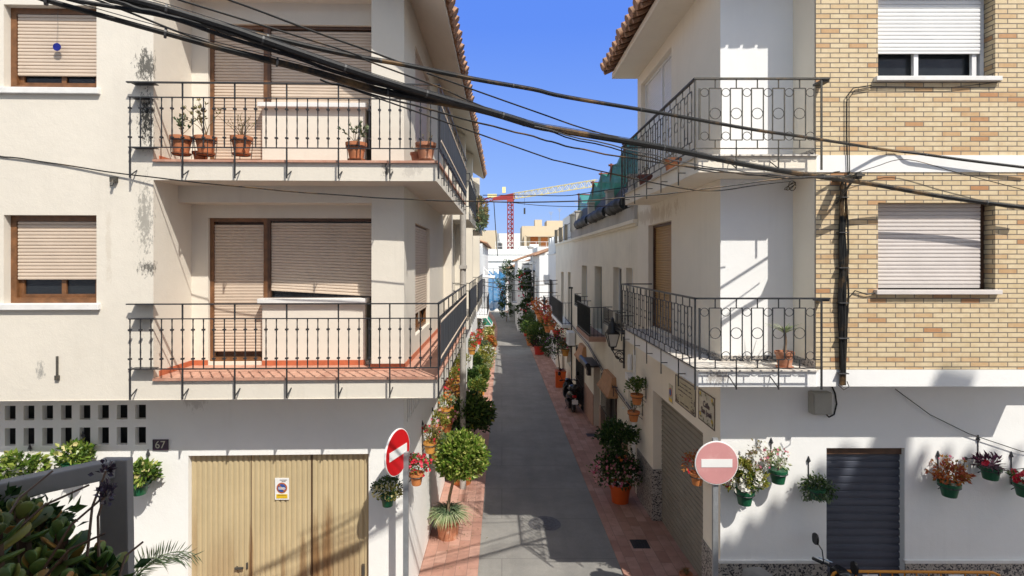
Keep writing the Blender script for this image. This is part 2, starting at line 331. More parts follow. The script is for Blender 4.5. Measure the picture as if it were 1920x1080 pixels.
M['scoot_grey'] = plain('grey_scooter_seat', (.17,.165,.16), .5, .1, 8, bmp=.1)
M['chrome'] = plain('chrome', (.6,.6,.6), .15, .05, 4, 1, 0)
M['tail_red'] = plain('red_tail_lens', (.35,.006,.01), .15, .1, 5, bmp=0)
M['blue_disc'] = plain('blue_disc', (.03,.04,.30), .15, .3, 12, .6, 0)
M['net_green'] = net_mat('green_shade_net', (.015,.18,.13), .80)
M['net_grey'] = net_mat('grey_shade_net', (.045,.05,.06), .93)
M['net_blue'] = net_mat('blue_scaffold_net', (.02,.19,.42), .85)
M['black_tarp'] = plain('black_tarpaulin', (.02,.021,.02), .6, .4, 20, bmp=.6, bs=30)
M['rust_post'] = plain('rusty_post', (.16,.05,.035), .7, .25, 9, bmp=.2)
M['canopy'] = plain('clay_canopy', (.46,.24,.12), .85, .15, 8, bmp=.2)
M['pink_dado'] = plain('pink_stone_dado', (.42,.25,.18), .8, .15, 8, bmp=.2)
M['crane_red'] = plain('crane_red_paint', (.30,.03,.03), .5, .1, 3, bmp=0)
M['crane_yellow'] = plain('crane_pale_yellow_paint', (.70,.62,.32), .5, .1, 3, bmp=0)
M['plaque'] = plain('glazed_cream_tile', (.55,.52,.42), .25, .10, 8, bmp=.03)
M['plaque_olive'] = plain('glazed_aged_tile', (.40,.37,.25), .3, .12, 8, bmp=.03)
M['ink'] = plain('dark_glaze', (.05,.03,.05), .3, .2, 8, bmp=0)
M['leaf_glaze'] = plain('green_glaze', (.10,.11,.03), .3, .4, 20, bmp=0)
M['lemon_glaze'] = plain('yellow_glaze', (.55,.40,.03), .3, .2, 20, bmp=0)
M['sign_blue'] = plain('blue_sign_print', (.03,.09,.32), .4, .05, 5, bmp=0)
M['sign_yellow'] = plain('yellow_sign_print', (.70,.46,.02), .4, .05, 5, bmp=0)
M['manhole'] = plain('cast_iron_cover', (.11,.105,.10), .6, .3, 14, .0, .3, 50)
M['awning_green'] = plain('green_awning_cloth', (.03,.22,.16), .8, .1, 4, bmp=.05)
M['lamp_glass'] = plain('frosted_lamp_glass', (.62,.60,.55), .3, .05, 5, bmp=0)
def special():
    m, nt, b = nodes('granite_dado'); v = coord(nt); vo = N(nt, 'ShaderNodeTexVoronoi', Scale=48.0); nt.links.new(v, vo.inputs['Vector'])
    sp = N(nt, 'ShaderNodeSeparateColor'); nt.links.new(vo.outputs['Color'], sp.inputs[0])
    c = ramp(nt, sp.outputs[0], [(0,(.46,.42,.37)), (.45,(.36,.33,.30)), (.66,(.30,.27,.25)), (.70,(.05,.05,.06)), (1,(.035,.035,.04))]); br = N(nt, 'ShaderNodeTexBrick', Scale=1.0, offset=0.0)
    br.inputs['Brick Width'].default_value = .4; br.inputs['Row Height'].default_value = .2; br.inputs['Mortar Size'].default_value = .004; br.inputs['Color1'].default_value = (0,0,0,1); br.inputs['Color2'].default_value = (0,0,0,1)
    s3 = N(nt, 'ShaderNodeSeparateXYZ'); nt.links.new(v, s3.inputs[0]); cb = nt.nodes.new('ShaderNodeCombineXYZ'); nt.links.new(math_(nt, 'ADD', s3.outputs[0], s3.outputs[1]), cb.inputs[0]); nt.links.new(s3.outputs[2], cb.inputs[1]); nt.links.new(cb.outputs[0], br.inputs['Vector'])
    nt.links.new(mixc(nt, br.outputs['Fac'], c, (.3,.28,.25)), b.inputs['Base Color']); b.inputs['Roughness'].default_value = .5; M['granite'] = m
    m, nt, b = nodes('worn_asphalt'); v = coord(nt); vl = coord(nt, (1.6, .08, 1))
    c = ramp(nt, noise(nt, v, 1.1, 9, .7), [(.3,(.19,.183,.17)), (.7,(.285,.273,.25))]); c = mixc(nt, ramp(nt, noise(nt, vl, 1.5, 6), [(.4, 0), (.75, .4)]), c, (.16,.155,.15))
    c = mixc(nt, ramp(nt, noise(nt, coord(nt, (1,1,1), (3,7,0)), .55, 9, .75), [(.52, 0), (.62, .35)]), c, (.15,.145,.14))
    c = mixc(nt, ramp(nt, noise(nt, v, 60, 3, .8), [(.55, 0), (.7, .45)]), c, (.40,.385,.36)); c = mixc(nt, ramp(nt, noise(nt, v, 4.5, 10, .8), [(.64, 0), (.74, .5)]), c, (.46,.44,.40)); c = mixc(nt, ramp(nt, noise(nt, v, 7, 6, .8), [(.70, 0), (.76, .8)]), c, (.09,.085,.08))
    wv = N(nt, 'ShaderNodeTexBrick', Scale=1.0, Color1=(0,0,0,1), Color2=(0,0,0,1)); wv.inputs['Brick Width'].default_value = 5.0; wv.inputs['Row Height'].default_value = 1.6; wv.inputs['Mortar Size'].default_value = .008; nt.links.new(v, wv.inputs['Vector']); c = mixc(nt, math_(nt, 'MULTIPLY', wv.outputs['Fac'], .55), c, (.10,.095,.09))
    vo = N(nt, 'ShaderNodeTexVoronoi', Scale=6.0, feature='DISTANCE_TO_EDGE'); nt.links.new(coord(nt, (1, .35, 1)), vo.inputs['Vector'])
    nt.links.new(c, b.inputs['Base Color']); b.inputs['Roughness'].default_value = .85; bump(nt, b, noise(nt, v, 90, 4, .8), .5, .006); M['asphalt'] = m
    m, nt, b = nodes('succulent_leaf'); v = coord(nt); g = nt.nodes.new('ShaderNodeNewGeometry')
    c = ramp(nt, g.outputs['Random Per Island'], [(0,(.04,.08,.02)), (.4,(.08,.15,.03)), (.7,(.14,.21,.04)), (.88,(.28,.23,.04)), (1,(.38,.17,.04))]); c = mixc(nt, ramp(nt, noise(nt, v, 14, 4), [(.45, 0), (.8, .5)]), c, (.24,.10,.05))
    nt.links.new(c, b.inputs['Base Color']); b.inputs['Roughness'].default_value = .42; b.inputs['Subsurface Weight'].default_value = .0; M['succulent'] = m
    m = M['door_beige']; nt = m.node_tree; b = nt.nodes['Principled BSDF']; old = b.inputs['Base Color'].links[0].from_socket
    c = old
    for (x, z, rx, rz, k) in ((-1.30,.85,.11,1.15,.9),(-1.12,.95,.15,1.15,.85),(-1.47,.75,.08,.85,.7),(-.85,.7,.3,1.0,.4),(-2.21,.75,.05,.95,.95),(-1.75,.7,.045,.7,.6),(-3.0,1.3,.07,.9,.4),(-2.6,.8,.3,.8,.3)):
        t = nt.nodes.new('ShaderNodeTexCoord'); mp = nt.nodes.new('ShaderNodeMapping'); mp.vector_type = 'TEXTURE'; mp.inputs['Location'].default_value = (x,0,z); mp.inputs['Scale'].default_value = (rx,9,rz); nt.links.new(t.outputs['Object'], mp.inputs[0])
        ln = N(nt, 'ShaderNodeVectorMath', operation='LENGTH'); nt.links.new(mp.outputs[0], ln.inputs[0]); g = math_(nt, 'SUBTRACT', 1.0, ln.outputs['Value'])
        f = ramp(nt, math_(nt, 'ADD', math_(nt, 'MULTIPLY', g, .5), math_(nt, 'MULTIPLY', noise(nt, coord(nt, (6,6,.5), (x,0,0)), 2, 8, .75), .7)), [(.40, 0), (.66, k)])
        c = mixc(nt, math_(nt, 'MULTIPLY', f, ramp(nt, g, [(0,0),(.2,1)])), c, (.22,.115,.045))
    c = mixc(nt, ramp(nt, noise(nt, coord(nt, (14,14,.35)), 1.5, 8, .7), [(.5, 0), (.8, .35)]), c, (.36,.25,.12)); nt.links.new(c, b.inputs['Base Color'])
special()
def text(s, size, mat, parent, name, mtx, off):
    cu = bpy.data.curves.new('lettering', 'FONT'); cu.body = s; cu.size = size; cu.extrude = .001; cu.offset = off; cu.align_x = 'CENTER'; cu.align_y = 'CENTER'; cu.resolution_u = 4; cu.space_line = .9
    o = bpy.data.objects.new('lettering', cu); C.objects.link(o); bpy.context.view_layer.update()
    me = bpy.data.meshes.new_from_object(o.evaluated_get(bpy.context.evaluated_depsgraph_get())); bpy.data.objects.remove(o); bpy.data.curves.remove(cu)
    me.transform(Matrix.Translation(-ORG[parent.name]) @ mtx); me.materials.clear(); me.materials.append(mat); r = bpy.data.objects.new(name, me); C.objects.link(r); r.parent = parent; ORG[r.name] = ORG[parent.name]; return r
RF = Matrix.Rotation(math.pi/2, 4, 'X')                                    # stands text up, facing -Y
RS = Matrix.Rotation(-math.pi/2, 4, 'Z') @ RF                              # facing -X
random.seed(7)
# ================================================================== ground
def strip(name, mat, x0, x1, ys, dz, sidew=0):
    mb = MB()
    for a, b in zip(ys, ys[1:]):
        mb.quad((x0+bend(a), a, gz(a)+dz), (x1+bend(a), a, gz(a)+dz), (x1+bend(b), b, gz(b)+dz), (x0+bend(b), b, gz(b)+dz))
        if sidew:
            x = x1 if sidew > 0 else x0
            mb.quad((x+bend(a), a, gz(a)+dz), (x+bend(b), b, gz(b)+dz), (x+bend(b), b, gz(b)+dz-.05), (x+bend(a), a, gz(a)+dz-.05))
    return struct(mb.build(name, mat, origin=(0,0,0)))
ys = [7.0, 8.5] + [8.5 + i*3.6 for i in range(1, 25)]
mb = MB(); gy = [-400, 0, 8.5, 30, 60, 95, 2500]
for a, b in zip(gy, gy[1:]): mb.quad((-2500, a, gz(a)-.06), (2500, a, gz(a)-.06), (2500, b, gz(b)-.06), (-2500, b, gz(b)-.06))
struct(mb.build('ground', M['concrete']))
mb = MB(); mb.quad((-40, 1.6, G), (40, 1.6, G), (40, 7.0, G), (-40, 7.0, G)); struct(mb.build('cross_street', M['asphalt']))
strip('street', M['asphalt'], -.41, 2.07, ys, 0)
strip('pavement', M['paver'], -1.6, -.41, ys, .03, 1); strip('pavement', M['paver'], 2.07, 3.6, ys, .03, -1)
mb = MB(); mb.box(3.6, 40, 6.55, 7.8, G-.1, G+.14); struct(mb.build('pavement', M['paver']))
mb = MB(); mb.box(-40, -1.6, 6.6, 7.8, G-.1, G+.05); struct(mb.build('pavement', M['paver']))
mb = MB(); mb.box(-40, 40, -.9, 1.6, G-.1, G+.12); struct(mb.build('pavement', M['paver']))
# ================================================================== shared pieces
def baluster(mb, p0, p1, r=.008):
    p0 = Vector(p0); p1 = Vector(p1); n = 9; pts = [p0.lerp(p1, i/n) for i in range(n+1)]
    mb.tube(pts, [r*(1.25 if i % 2 else .85) for i in range(n+1)], 5)
    for t in (.2, .78):
        c = p0.lerp(p1, t); mb.box(c.x-.017, c.x+.017, c.y-.017, c.y+.017, c.z-.011, c.z+.011)
# ================================================================== the left house
warp = lambda v: (v[0], v[1] + .03*min(0, v[0]+1.4), v[2])
LB = thing('apartment_house', 'cream rendered house on the left with two iron railed balconies over a beige garage door', 'house', (-1.4, 7.09, G))
F = front(7.09); FB = front(7.95); SW = left_side(-1.394)
dzL = 2.865
LW = [(-6.48, -5.30, -.57, .59), (-6.48, -5.30, 2.24, 3.33)]
mb = MB(warp)
panel(mb, F, -12, -4.57, -1.83, 7.2, [(*w, .16) for w in LW] + [(-9.6, -8.4, -.57, .59, .16), (-9.6, -8.4, 2.24, 3.33, .16)])
panel(mb, F, -4.57, -.9, 4.05, 5.6)                                                   # lintel above the upper balcony
SR = left_side(-4.57)
panel(mb, SR, 7.09, 7.95, -1.83, 7.2)
panel(mb, FB, -4.57, -1.86, -1.83, 4.3, [(-4.33, -1.9, -1.5, .626, .12), (-4.33, -1.9, -1.5+dzL, .626+dzL, .12)])
for k in (0, 1):
    z0, zt = -1.546+dzL*k, (1.057 if k == 0 else 4.05)
    mb.box(-1.855, -1.394, 7.6, 8.0, z0, zt)                                          # corner column
    mb.box(-4.57, -1.855, 7.62, 7.95, zt-.24, zt)                                     # beam
    mb.box(-3.52, -2.02, 7.90, 7.99, z0, -.625+dzL*k)                                 # wall below the window
panel(mb, SW, 8.0, 24, -1.83, 1.057, [(8.59, 10.3, -1.22, .60, .1), (14.6, 15.3, -1.4, .6, .1), (20.2, 21.4, -1.3, .6, .1)])
panel(mb, SW, 8.0, 24, 1.057, 5.0, [(8.59, 10.3, -1.22+dzL, .60+dzL, .1), (14.6, 15.3, -1.4+dzL, .6+dzL, .1), (20.2, 21.4, -1.3+dzL, .6+dzL, .1)])
for y, x in ((12.75, -1.2), (15.9, -1.1), (18.55, -1.02), (23.9, -1.0)): mb.box(-1.7, x, y, y+.28, -1.9, 3.7)   # fins between the flats
mb.box(-12, -1.62, 9.5, 23.9, -1.8, 5.0)
mb.box(-12, -4.6, 8.4, 9.5, -1.8, 5.0); mb.quad((-12,7.09,-1.83), (-.9,7.09,-1.83), (-.9,8.0,-1.83), (-12,8.0,-1.83))
mb.build('wall', M['cream'], LB)
# ground floor
mb = MB(warp); FG = front(7.66); holes = []
for i in range(22):
    u1 = -5.04 - i*.2565; holes += [(u1-.148, u1, -2.25, -2.045, .08), (u1-.148, u1, -2.61, -2.36, .08)]
holes.append((-4.45, -1.91, G, -2.775, .09))
panel(mb, FG, -12, -1.41, G-.1, -1.78, holes)
SG = left_side(-1.41)
vents = [(7.95+i*.17, 8.03+i*.17, -2.42, -1.9, .14) for i in range(9)]
panel(mb, SG, 7.66, 24, G-.9, -1.78, vents + [(13.2, 14.1, G-.6, -3.2, .12), (17.0, 18.0, G-.7, -3.3, .12)])
mb.build('ground_floor_wall', M['white_base'], LB)
mb = MB(warp); mb.quad((-12,8.0,-3.0), (-4.6,8.0,-3.0), (-4.6,8.0,-1.85), (-12,8.0,-1.85)); mb.build('vent_shade_sheet', M['rubber'], LB); mb = MB(); mb.quad((-1.56,7.8,-2.5), (-1.56,9.6,-2.5), (-1.56,9.6,-1.8), (-1.56,7.8,-1.8)); mb.build('vent_shade_sheet', M['rubber'], LB)  # black sheets added to stand for the shade in the vent hollows
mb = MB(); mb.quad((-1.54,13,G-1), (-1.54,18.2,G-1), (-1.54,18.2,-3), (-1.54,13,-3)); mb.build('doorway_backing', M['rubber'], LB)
# garage door
mb = MB(warp); x = -4.45; P = front(7.74)
while x < -1.91:
    x1 = min(x+.0745, -1.91)
    prof = [(x, .004), (x+.012, -.010), (x+.048, -.010), (x+.060, .004), (x1, .004)]
    for (a, da), (b, db) in zip(prof, prof[1:]): mb.quad(P(a,G,da), P(min(b,-1.91),G,db), P(min(b,-1.91),-2.775,db), P(a,-2.775,da))
    x = x1
d = mb.build('door', M['door_beige'], LB); d['label'] = 'beige ribbed metal garage door with brown rust stains'
mb = MB(warp); P = front(7.722)
for u in (-3.60, -2.74): pbox(mb, P, u-.004, u+.004, G, -2.78, 0, .02)
mb.build('door_seam', M['wood_dark'], d)
mb = MB(warp); pbox(mb, P, -3.82, -3.70, -4.42, -4.39, -.035, -.012); pbox(mb, P, -3.81, -3.79, -4.42, -4.39, -.012, .01); pbox(mb, P, -3.67, -3.645, -4.43, -4.34, -.008, .01); pbox(mb, P, -2.02, -1.98, -4.55, -4.38, -.02, 0); mb.build('handle', M['iron_rust'], d, bevel=.004)
# slabs with railings
for k in (0, 1):
    dz = dzL*k; zt, zb = -1.546+dz, (-1.832 if k == 0 else 1.053)
    mb = MB(warp); mb.box(-4.57, -1.394, 7.088, 7.95, zb, zt-.03); mb.box(-1.394, -.87, 7.088, 12.35, zb, zt-.03)
    if k: mb.box(-4.57, -1.394, 7.3, 7.95, zb+.04, zb+.05)
    sl = mb.build('balcony', M['cream'], LB)
    mb = MB(warp); mb.box(-4.56, -1.40, 7.05, 7.95, zt-.03, zt); mb.box(-1.40, -.835, 7.05, 12.38, zt-.03, zt); mb.build('floor_tiles', M['terracotta_floor'], sl)
    for q in ((-4.568, -4.555, 7.2, 7.95), (-4.56, -4.33, 7.935, 7.948), (-3.52, -2.02, 7.885, 7.898), (-1.865, -1.385, 7.588, 7.598), (-1.392, -1.38, 7.6, 12.7)): mb = MB(warp); mb.box(*q, zt, zt+.075); mb.build('skirting', M['skirting'], sl)
    # railing
    
    for q in ((-4.80, -4.50, 6.99, 7.09, -.575+dz, -.565+dz), (-4.80, -4.56, 7.0, 7.09, -.763+dz, -.755+dz), (-4.80, -4.50, 7.0, 7.09, -1.41+dz, -1.40+dz)): mb = MB(warp); mb.box(*q); mb.build('wall_plate', M['iron'], sl)
    h0, h1, h2, h3 = -.563+dz, -.758+dz, -1.405+dz, -1.80+dz
    yr = 6.985; xr = -.83
    mb = MB(warp); mb.box(-4.84, xr+.02, yr-.02, yr+.02, h0-.012, h0+.004); mb.box(xr-.02, xr+.02, yr, 12.35, h0-.012, h0+.004)
    mb.box(xr-.25, xr, 12.31, 12.35, h0-.012, h0+.004)
    mb.build('handrail', M['iron'], sl)
    mb = MB(warp); mb.box(-4.82, xr, yr-.008, yr+.008, h1-.007, h1+.007); mb.box(-4.82, xr, yr-.008, yr+.008, h2-.007, h2+.007)
    mb.box(xr-.008, xr+.008, yr, 12.35, h1-.007, h1+.007); mb.box(xr-.008, xr+.008, yr, 12.35, h2-.007, h2+.007)
    i = 0; xx = -4.80
    while xx < xr-.02:
        baluster(mb, (xx, yr, h2), (xx, yr, h1))
        if i % 5 == 0:
            mb.box(xx-.008, xx+.008, yr-.009, yr+.009, h3, h2); mb.bar((xx, yr, h3+.03), (xx+.02, 7.10, h3+.12), .012, .012)
            if i: mb.box(xx-.008, xx+.008, yr-.008, yr+.008, h1, h0-.012)
        xx += .1333; i += 1
    mb.box(xr-.01, xr+.01, yr-.01, yr+.01, h3, h0)
    for j in range(41):
        y = 7.12+j*.1333
        if j % 5 == 4:
            mb.box(xr-.008, xr+.008, y-.008, y+.008, h3, h0-.01); mb.box(-.88, xr, y-.007, y+.007, h3+.10, h3+.114)
        mb.tube([(xr, y, h2), (xr, y, h1)], .007, 4)
    mb.build('railing', M['iron'], sl)
    mb = MB(warp)
    for j in range(104): y = 7.02+j*.05; w = .006*math.sin(j*.9); mb.quad((xr+.02+w, y, h2+.01), (xr+.02+.006*math.sin(j*.9+.9), y+.05, h2+.01), (xr+.02+.006*math.sin(j*.9+.9), y+.05, h1-.01), (xr+.02+w, y, h1-.01))
    n = mb.build('privacy_net', M['net_grey'], sl)
    for zz in (h1-.05, h2+.12):
        mb = MB(warp); mb.tube([(xr+.026, 7.05+j*.038, zz+(.016 if j % 2 else -.016)) for j in range(138)], .0045, 4); mb.build('lacing_cord', M['shutter'], sl)
    # balcony door and window
    PB = front(8.05)
    mb = MB(warp); frame(mb, PB, -4.33, -3.49, -1.50+dz, .626+dz, -.05, .055, .05); f = mb.build('balcony_door', M['wood'], LB)
    mb = MB(warp); slats(mb, PB, -4.275, -3.545, -1.36+dz, .53+dz, -.02); mb.build('shutter', M['shutter'], f)
    mb = MB(warp); pbox(mb, PB, -4.28, -3.54, -1.5+dz, .6+dz, .03, .04); mb.build('door_leaf', M['wood_dark'], f)
    mb = MB(warp); frame(mb, PB, -3.49, -1.9, -.60+dz, .626+dz, -.05, .045, .05); f = mb.build('window', M['wood_dark'], LB)
    mb = MB(warp); slats(mb, PB, -3.44, -1.95, (-.50 if k == 0 else -.60)+dz, .56+dz, -.02, tilt=(.045 if k == 0 else 0)); s = mb.build('shutter', M['shutter'], f)
    mb = MB(warp); pbox(mb, PB, -3.44, -1.95, -.57+dz, .58+dz, .03, .04); mb.build('pane', M['glass'], f)
    mb = MB(warp); mb.box(-3.56, -1.98, 7.82, 8.02, -.625+dz, -.56+dz); mb.build('window_sill', M['sill'], f, bevel=.006)
    # shuttered window on the street side
    PS = left_side(-1.494)
    for (a, b) in ((8.59, 10.3),):
        mb = MB(); frame(mb, PS, a, b, -1.22+dz, .60+dz, -.03, .06, .05, mid=(9.3,)); f = mb.build('window', M['wood'], LB)
        mb = MB(); slats(mb, PS, a+.03, b-.03, (-.9 if k == 0 else -1.0)+dz, .57+dz, -.045); mb.build('shutter', M['shutter'], f)
        mb = MB(); pbox(mb, PS, a, b, -1.2+dz, .58+dz, .03, .04); mb.build('pane', M['glass'], f)
    for (a, b, z0) in ((14.6, 15.3, -1.4), (20.2, 21.4, -1.3)):
        mb = MB(); slats(mb, PS, a, b, z0+dz, .6+dz, 0); mb.build('shutter', M['shutter'], LB)
# the next flats' balconies along the street
for k in (0, 1):
    dz = dzL*k
    for (y0, y1, xr) in ((13.9, 17.6, -.845), (18.75, 23.2, -.84)):
        zt = -1.60+dz; zb = -1.80+dz; mb = MB(); mb.box(-1.394, xr-.02, y0, y1, zb, zt); sl = mb.build('balcony', M['cream'], LB)
        mb = MB(); h0, h1, h2 = zt+1.0, zt+.8, zt+.14
        for z in (h0, h1, h2): mb.box(xr-.012, xr+.012, y0, y1, z-.01, z+.01); mb.box(-1.3, xr, y0, y0+.02, z-.01, z+.01)
        for j in range(int((y1-y0)/.135)): y = y0+.06+j*.135; mb.tube([(xr, y, h2), (xr, y, h1)], .008, 4); 
        for j in range(int((y1-y0)/.66)+1): y = y0+j*.66; mb.box(xr-.009, xr+.009, y-.009, y+.009, zb-.03, h0)
        for j in range(4): mb.tube([(-1.25+j*.13, y0+.01, h2), (-1.25+j*.13, y0+.01, h1)], .008, 4)
        mb.build('railing', M['iron'], sl)
        if k == 0:
            mb = MB(); mb.quad((xr+.02, y0, h2), (xr+.02, y1, h2), (xr+.02, y1, h1), (xr+.02, y0, h1)); mb.build('privacy_net', M['net_grey'], sl)
# sloping soffit, roof and tiles along the street
mb = MB(); A = (-1.394, 3.95); B = (-.80, 3.58)
mb.hexa([(-1.45,6.98,3.985), (B[0],6.98,B[1]), (B[0],23.6,B[1]), (-1.45,23.6,3.985), (-1.45,6.98,4.2), (B[0],6.98,B[1]+.12), (B[0],23.6,B[1]+.12), (-1.45,23.6,4.2)])
mb.build('eave', M['cream'], LB)
mb = MB()
mb.quad((-.74,6.9,3.70), (-.74,23.65,3.70), (-7,23.65,7.6), (-7,6.9,7.6))
y = 6.95
while y < 23.6:
    j = random.uniform(-.025, .025)
    mb.tube([(-.70+j, y, 3.71), (-1.1, y, 3.96+.0), (-2.2, y, 4.65)], [.095, .09, .07], 8); mb.tube([(-.74, y+.14, 3.655), (-1.6, y+.14, 4.2)], .05, 6); y += .27
mb.build('roof', M['tile_roof'], LB, smooth=True)
# windows of the front
for k, w in enumerate(LW):
    P = front(7.25); dz = 2.81*k; u0, u1, v0, v1 = w; vs = -.257 if k == 0 else 2.44
    mb = MB(warp); frame(mb, P, u0, u1, v0, v1, -.06, .075, .06); f = mb.build('window', M['wood'], LB)
    mb = MB(warp); frame(mb, P, u0+.075, u1-.06, v0+.06, vs+.25, -.015, .06, .03, mid=((u0+u1)/2+.06,)); mb.build('casement', M['wood'], f)
    mb = MB(warp); slats(mb, P, u0+.085, u1-.01, vs, v1-.03, -.045); mb.build('shutter', M['shutter'], f)
    mb = MB(warp); pbox(mb, P, u0+.1, u1-.08, v0+.1, v1-.3, .01, .014); mb.build('pane', M['glass'], f)
    mb = MB(warp); pbox(mb, P, u0-.25, u1+.055, v0-.075, v0+.005, -.21, .0); mb.build('window_sill', M['sill'], f, bevel=.008)
    if k == 1:
        pass
# drain post between the balconies, house number, conduit, hanging disc
mb = MB(); mb.tube([(-.93, 12.75, gz(12.7)), (-.93, 12.75, 1.6)], .075, 8); mb.box(-1.03, -.83, 12.64, 12.86, -1.3, -1.2); mb.box(-1.02, -.84, 12.65, 12.85, -.2, -.12); pp = mb.build('drain_pipe', M['concrete'], smooth=True, origin=(-.93, 12.75, gz(12.7))); tag(pp, 'grey concrete covered drain pipe standing between the left balconies', 'pipe')
yw = 7.66-.03*3.43
t = thing('number_plate', 'small dark house number plate with light digits on the white wall', 'number plate', (-4.83, yw, -2.61))
mb = MB(); mb.box(-4.94, -4.72, yw-.018, yw-.002, -2.69, -2.535); mb.build('plate', M['ink'], t, bevel=.004)
text('67', .15, M['plaque'], t, 'digits', Matrix.Translation((-4.83, yw-.021, -2.612)) @ RF, .0)
mb = MB(); yc = 7.09-.03*4.4; mb.tube([(-5.79, yc-.015, -1.53), (-5.79, yc-.015, -1.25)], .014, 6); mb.box(-5.815, -5.765, yc-.03, yc, -1.56, -1.50)
tag(mb.build('conduit_stub', M['iron_rust'], origin=(-5.79, yc, -1.53)), 'short rusty metal conduit stub on the cream wall', 'conduit')
mb = MB(); mb.lathe([(.0,-.004),(.052,-.004),(.052,.004),(.0,.004)], (-5.84, 7.0, 2.80), 18, 'y')
t = thing('hanging_disc', 'shiny blue disc hanging on a string before the upper left shutter', 'disc', (-5.84, 7.0, 2.80)); mb.build('disc', M['blue_disc'], t)
mb = MB(); mb.tube([(-5.84, 7.0, 2.85), (-5.84, 7.02, 3.33)], .002, 4); mb.build('string', M['cable_grey'], t)
mb = MB(); mb.box(-5.1, -5.02, 6.93, 6.985, 1.02, 1.09); mb.tube([(-5.06, 6.95, 1.05), (-5.07, 6.92, .97)], .02, 5); tag(mb.build('wall_bracket', M['iron_rust'], origin=(-5.06, 6.95, 1.05)), 'small rusty bracket stub on the cream wall left of the upper balcony', 'bracket')
# no-parking plate on the garage door
ys_ = 7.725-.03*1.75
t = thing('parking_sign', 'white no parking plate with blue roundel fixed on the beige garage door', 'sign', (-3.16, ys_, -3.28))
mb = MB(); mb.box(-3.26, -3.06, ys_-.01, ys_-.002, -3.44, -3.13); mb.build('plate', M['sign_white'], t)
mb = MB(); mb.lathe([(0,-.002),(.076,-.002),(.076,.001),(0,.001)], (-3.16, ys_-.012, -3.27), 24, 'y'); mb.build('red_ring', M['flower_orange'], t)
mb = MB(); mb.lathe([(0,-.002),(.058,-.002),(.058,.001),(0,.001)], (-3.16, ys_-.015, -3.27), 24, 'y'); mb.build('blue_roundel', M['sign_blue'], t)
mb = MB(); mb.bar((-3.205, ys_-.0175, -3.225), (-3.115, ys_-.0175, -3.315), .002, .016, (1,0,1)); mb.build('red_slash', M['flower_orange'], t)
mb = MB(); mb.box(-3.24, -3.08, ys_-.013, ys_-.010, -3.42, -3.36); mb.build('yellow_band', M['sign_yellow'], t)
mb = MB()
for (z, a, b) in ((-3.155, -.03, .07), (-3.175, .0, .05), (-3.372, -.06, .06)):
    x = a
    while x < b: w = random.uniform(.006, .014); mb.box(-3.16+x, -3.16+x+w, ys_-.0145, ys_-.0142, z-.005, z+.004); x += w+.004
mb.build('small_print', M['ink'], t)
mb = MB()
for z in (-3.262, -3.274, -3.286):
    x = -.045
    while x < .045: w = random.uniform(.008, .014); mb.box(-3.16+x, -3.16+x+w, ys_-.019, ys_-.0188, z-.004, z+.004); x += w+.003
mb.build('roundel_print', M['sign_white'], t)
# ================================================================== the right house
RB = thing('corner_house', 'right corner house of pale brick and white render with two wrought iron balconies', 'house', (3.13, 7.64, G))
FI = front(7.64); SRt = right_side(3.13); dzR = 2.842
mb = MB()
panel(mb, FI, 3.13, 4.18, -1.68, 6.2); panel(mb, FI, 3.13, 16, G, -1.66, [(4.65, 5.77, G, -2.69, .12), (9.2, 11.5, G, -2.5, .15)])
mb.build('ground_floor_wall', M['white_right'], RB)
mb = MB()
panel(mb, SRt, 7.64, 12.3, G-.3, 6.2, [(8.3, 11.05, G-.3, -2.69, .2), (9.85, 11.4, -1.4, .74, .18), (9.85, 12.0, 1.95, 3.95, .18)])
pbox(mb, right_side(4.18), 7.115, 7.64, -1.62, 6.2, -.01, .01)
mb.box(3.4, 15, 8.2, 12.28, -5, 6.2)
mb.build('wall', M['cream_right'], RB)
BW = [(5.0, 6.56, -.39, .766, .19), (5.0, 6.56, 2.43, 3.62, .19)]
mb = MB(); panel(mb, front(7.09), 4.175, 7.38, -1.45, 6.2, BW); panel(mb, right_side(7.38), 7.09, 7.7, -1.45, 6.2); mb.build('brick_facade', M['brick'], RB)
for q in ((4.17, 7.4, 7.078, 7.7, -1.675, -1.455), (4.17, 7.4, 7.078, 7.2, 1.17, 1.395), (7.4, 16, 7.376, 7.7, -1.675, -1.3)): mb = MB(); mb.box(*q); mb.build('white_band', M['white_right'], RB)
mb = MB(); panel(mb, front(7.38), 7.38, 16, -1.3, 6.2, [(9.0, 10.4, -.39, .766), (9.0, 10.4, 2.43, 3.6)]); mb.build('annex_wall', M['white_right'], RB)
# dado
for q in ((3.118, 4.65, 7.62, 7.64, G, -4.33), (5.77, 16, 7.62, 7.64, G, -4.33), (3.11, 3.13, 7.645, 8.3, G, -4.33), (3.11, 3.13, 11.05, 12.3, G-.3, -4.33), (3.13, 3.33, 11.03, 11.049, G-.3, -4.33), (3.13, 3.33, 8.302, 8.32, G-.2, -4.33)): mb = MB(); mb.box(*q); mb.build('granite_dado', M['granite'], RB)
for q in ((3.10, 4.67), (5.75, 16)): mb = MB(); mb.box(*q, 7.605, 7.66, -4.33, -4.285); mb.build('dado_ledge', M['sill'], RB, bevel=.005)
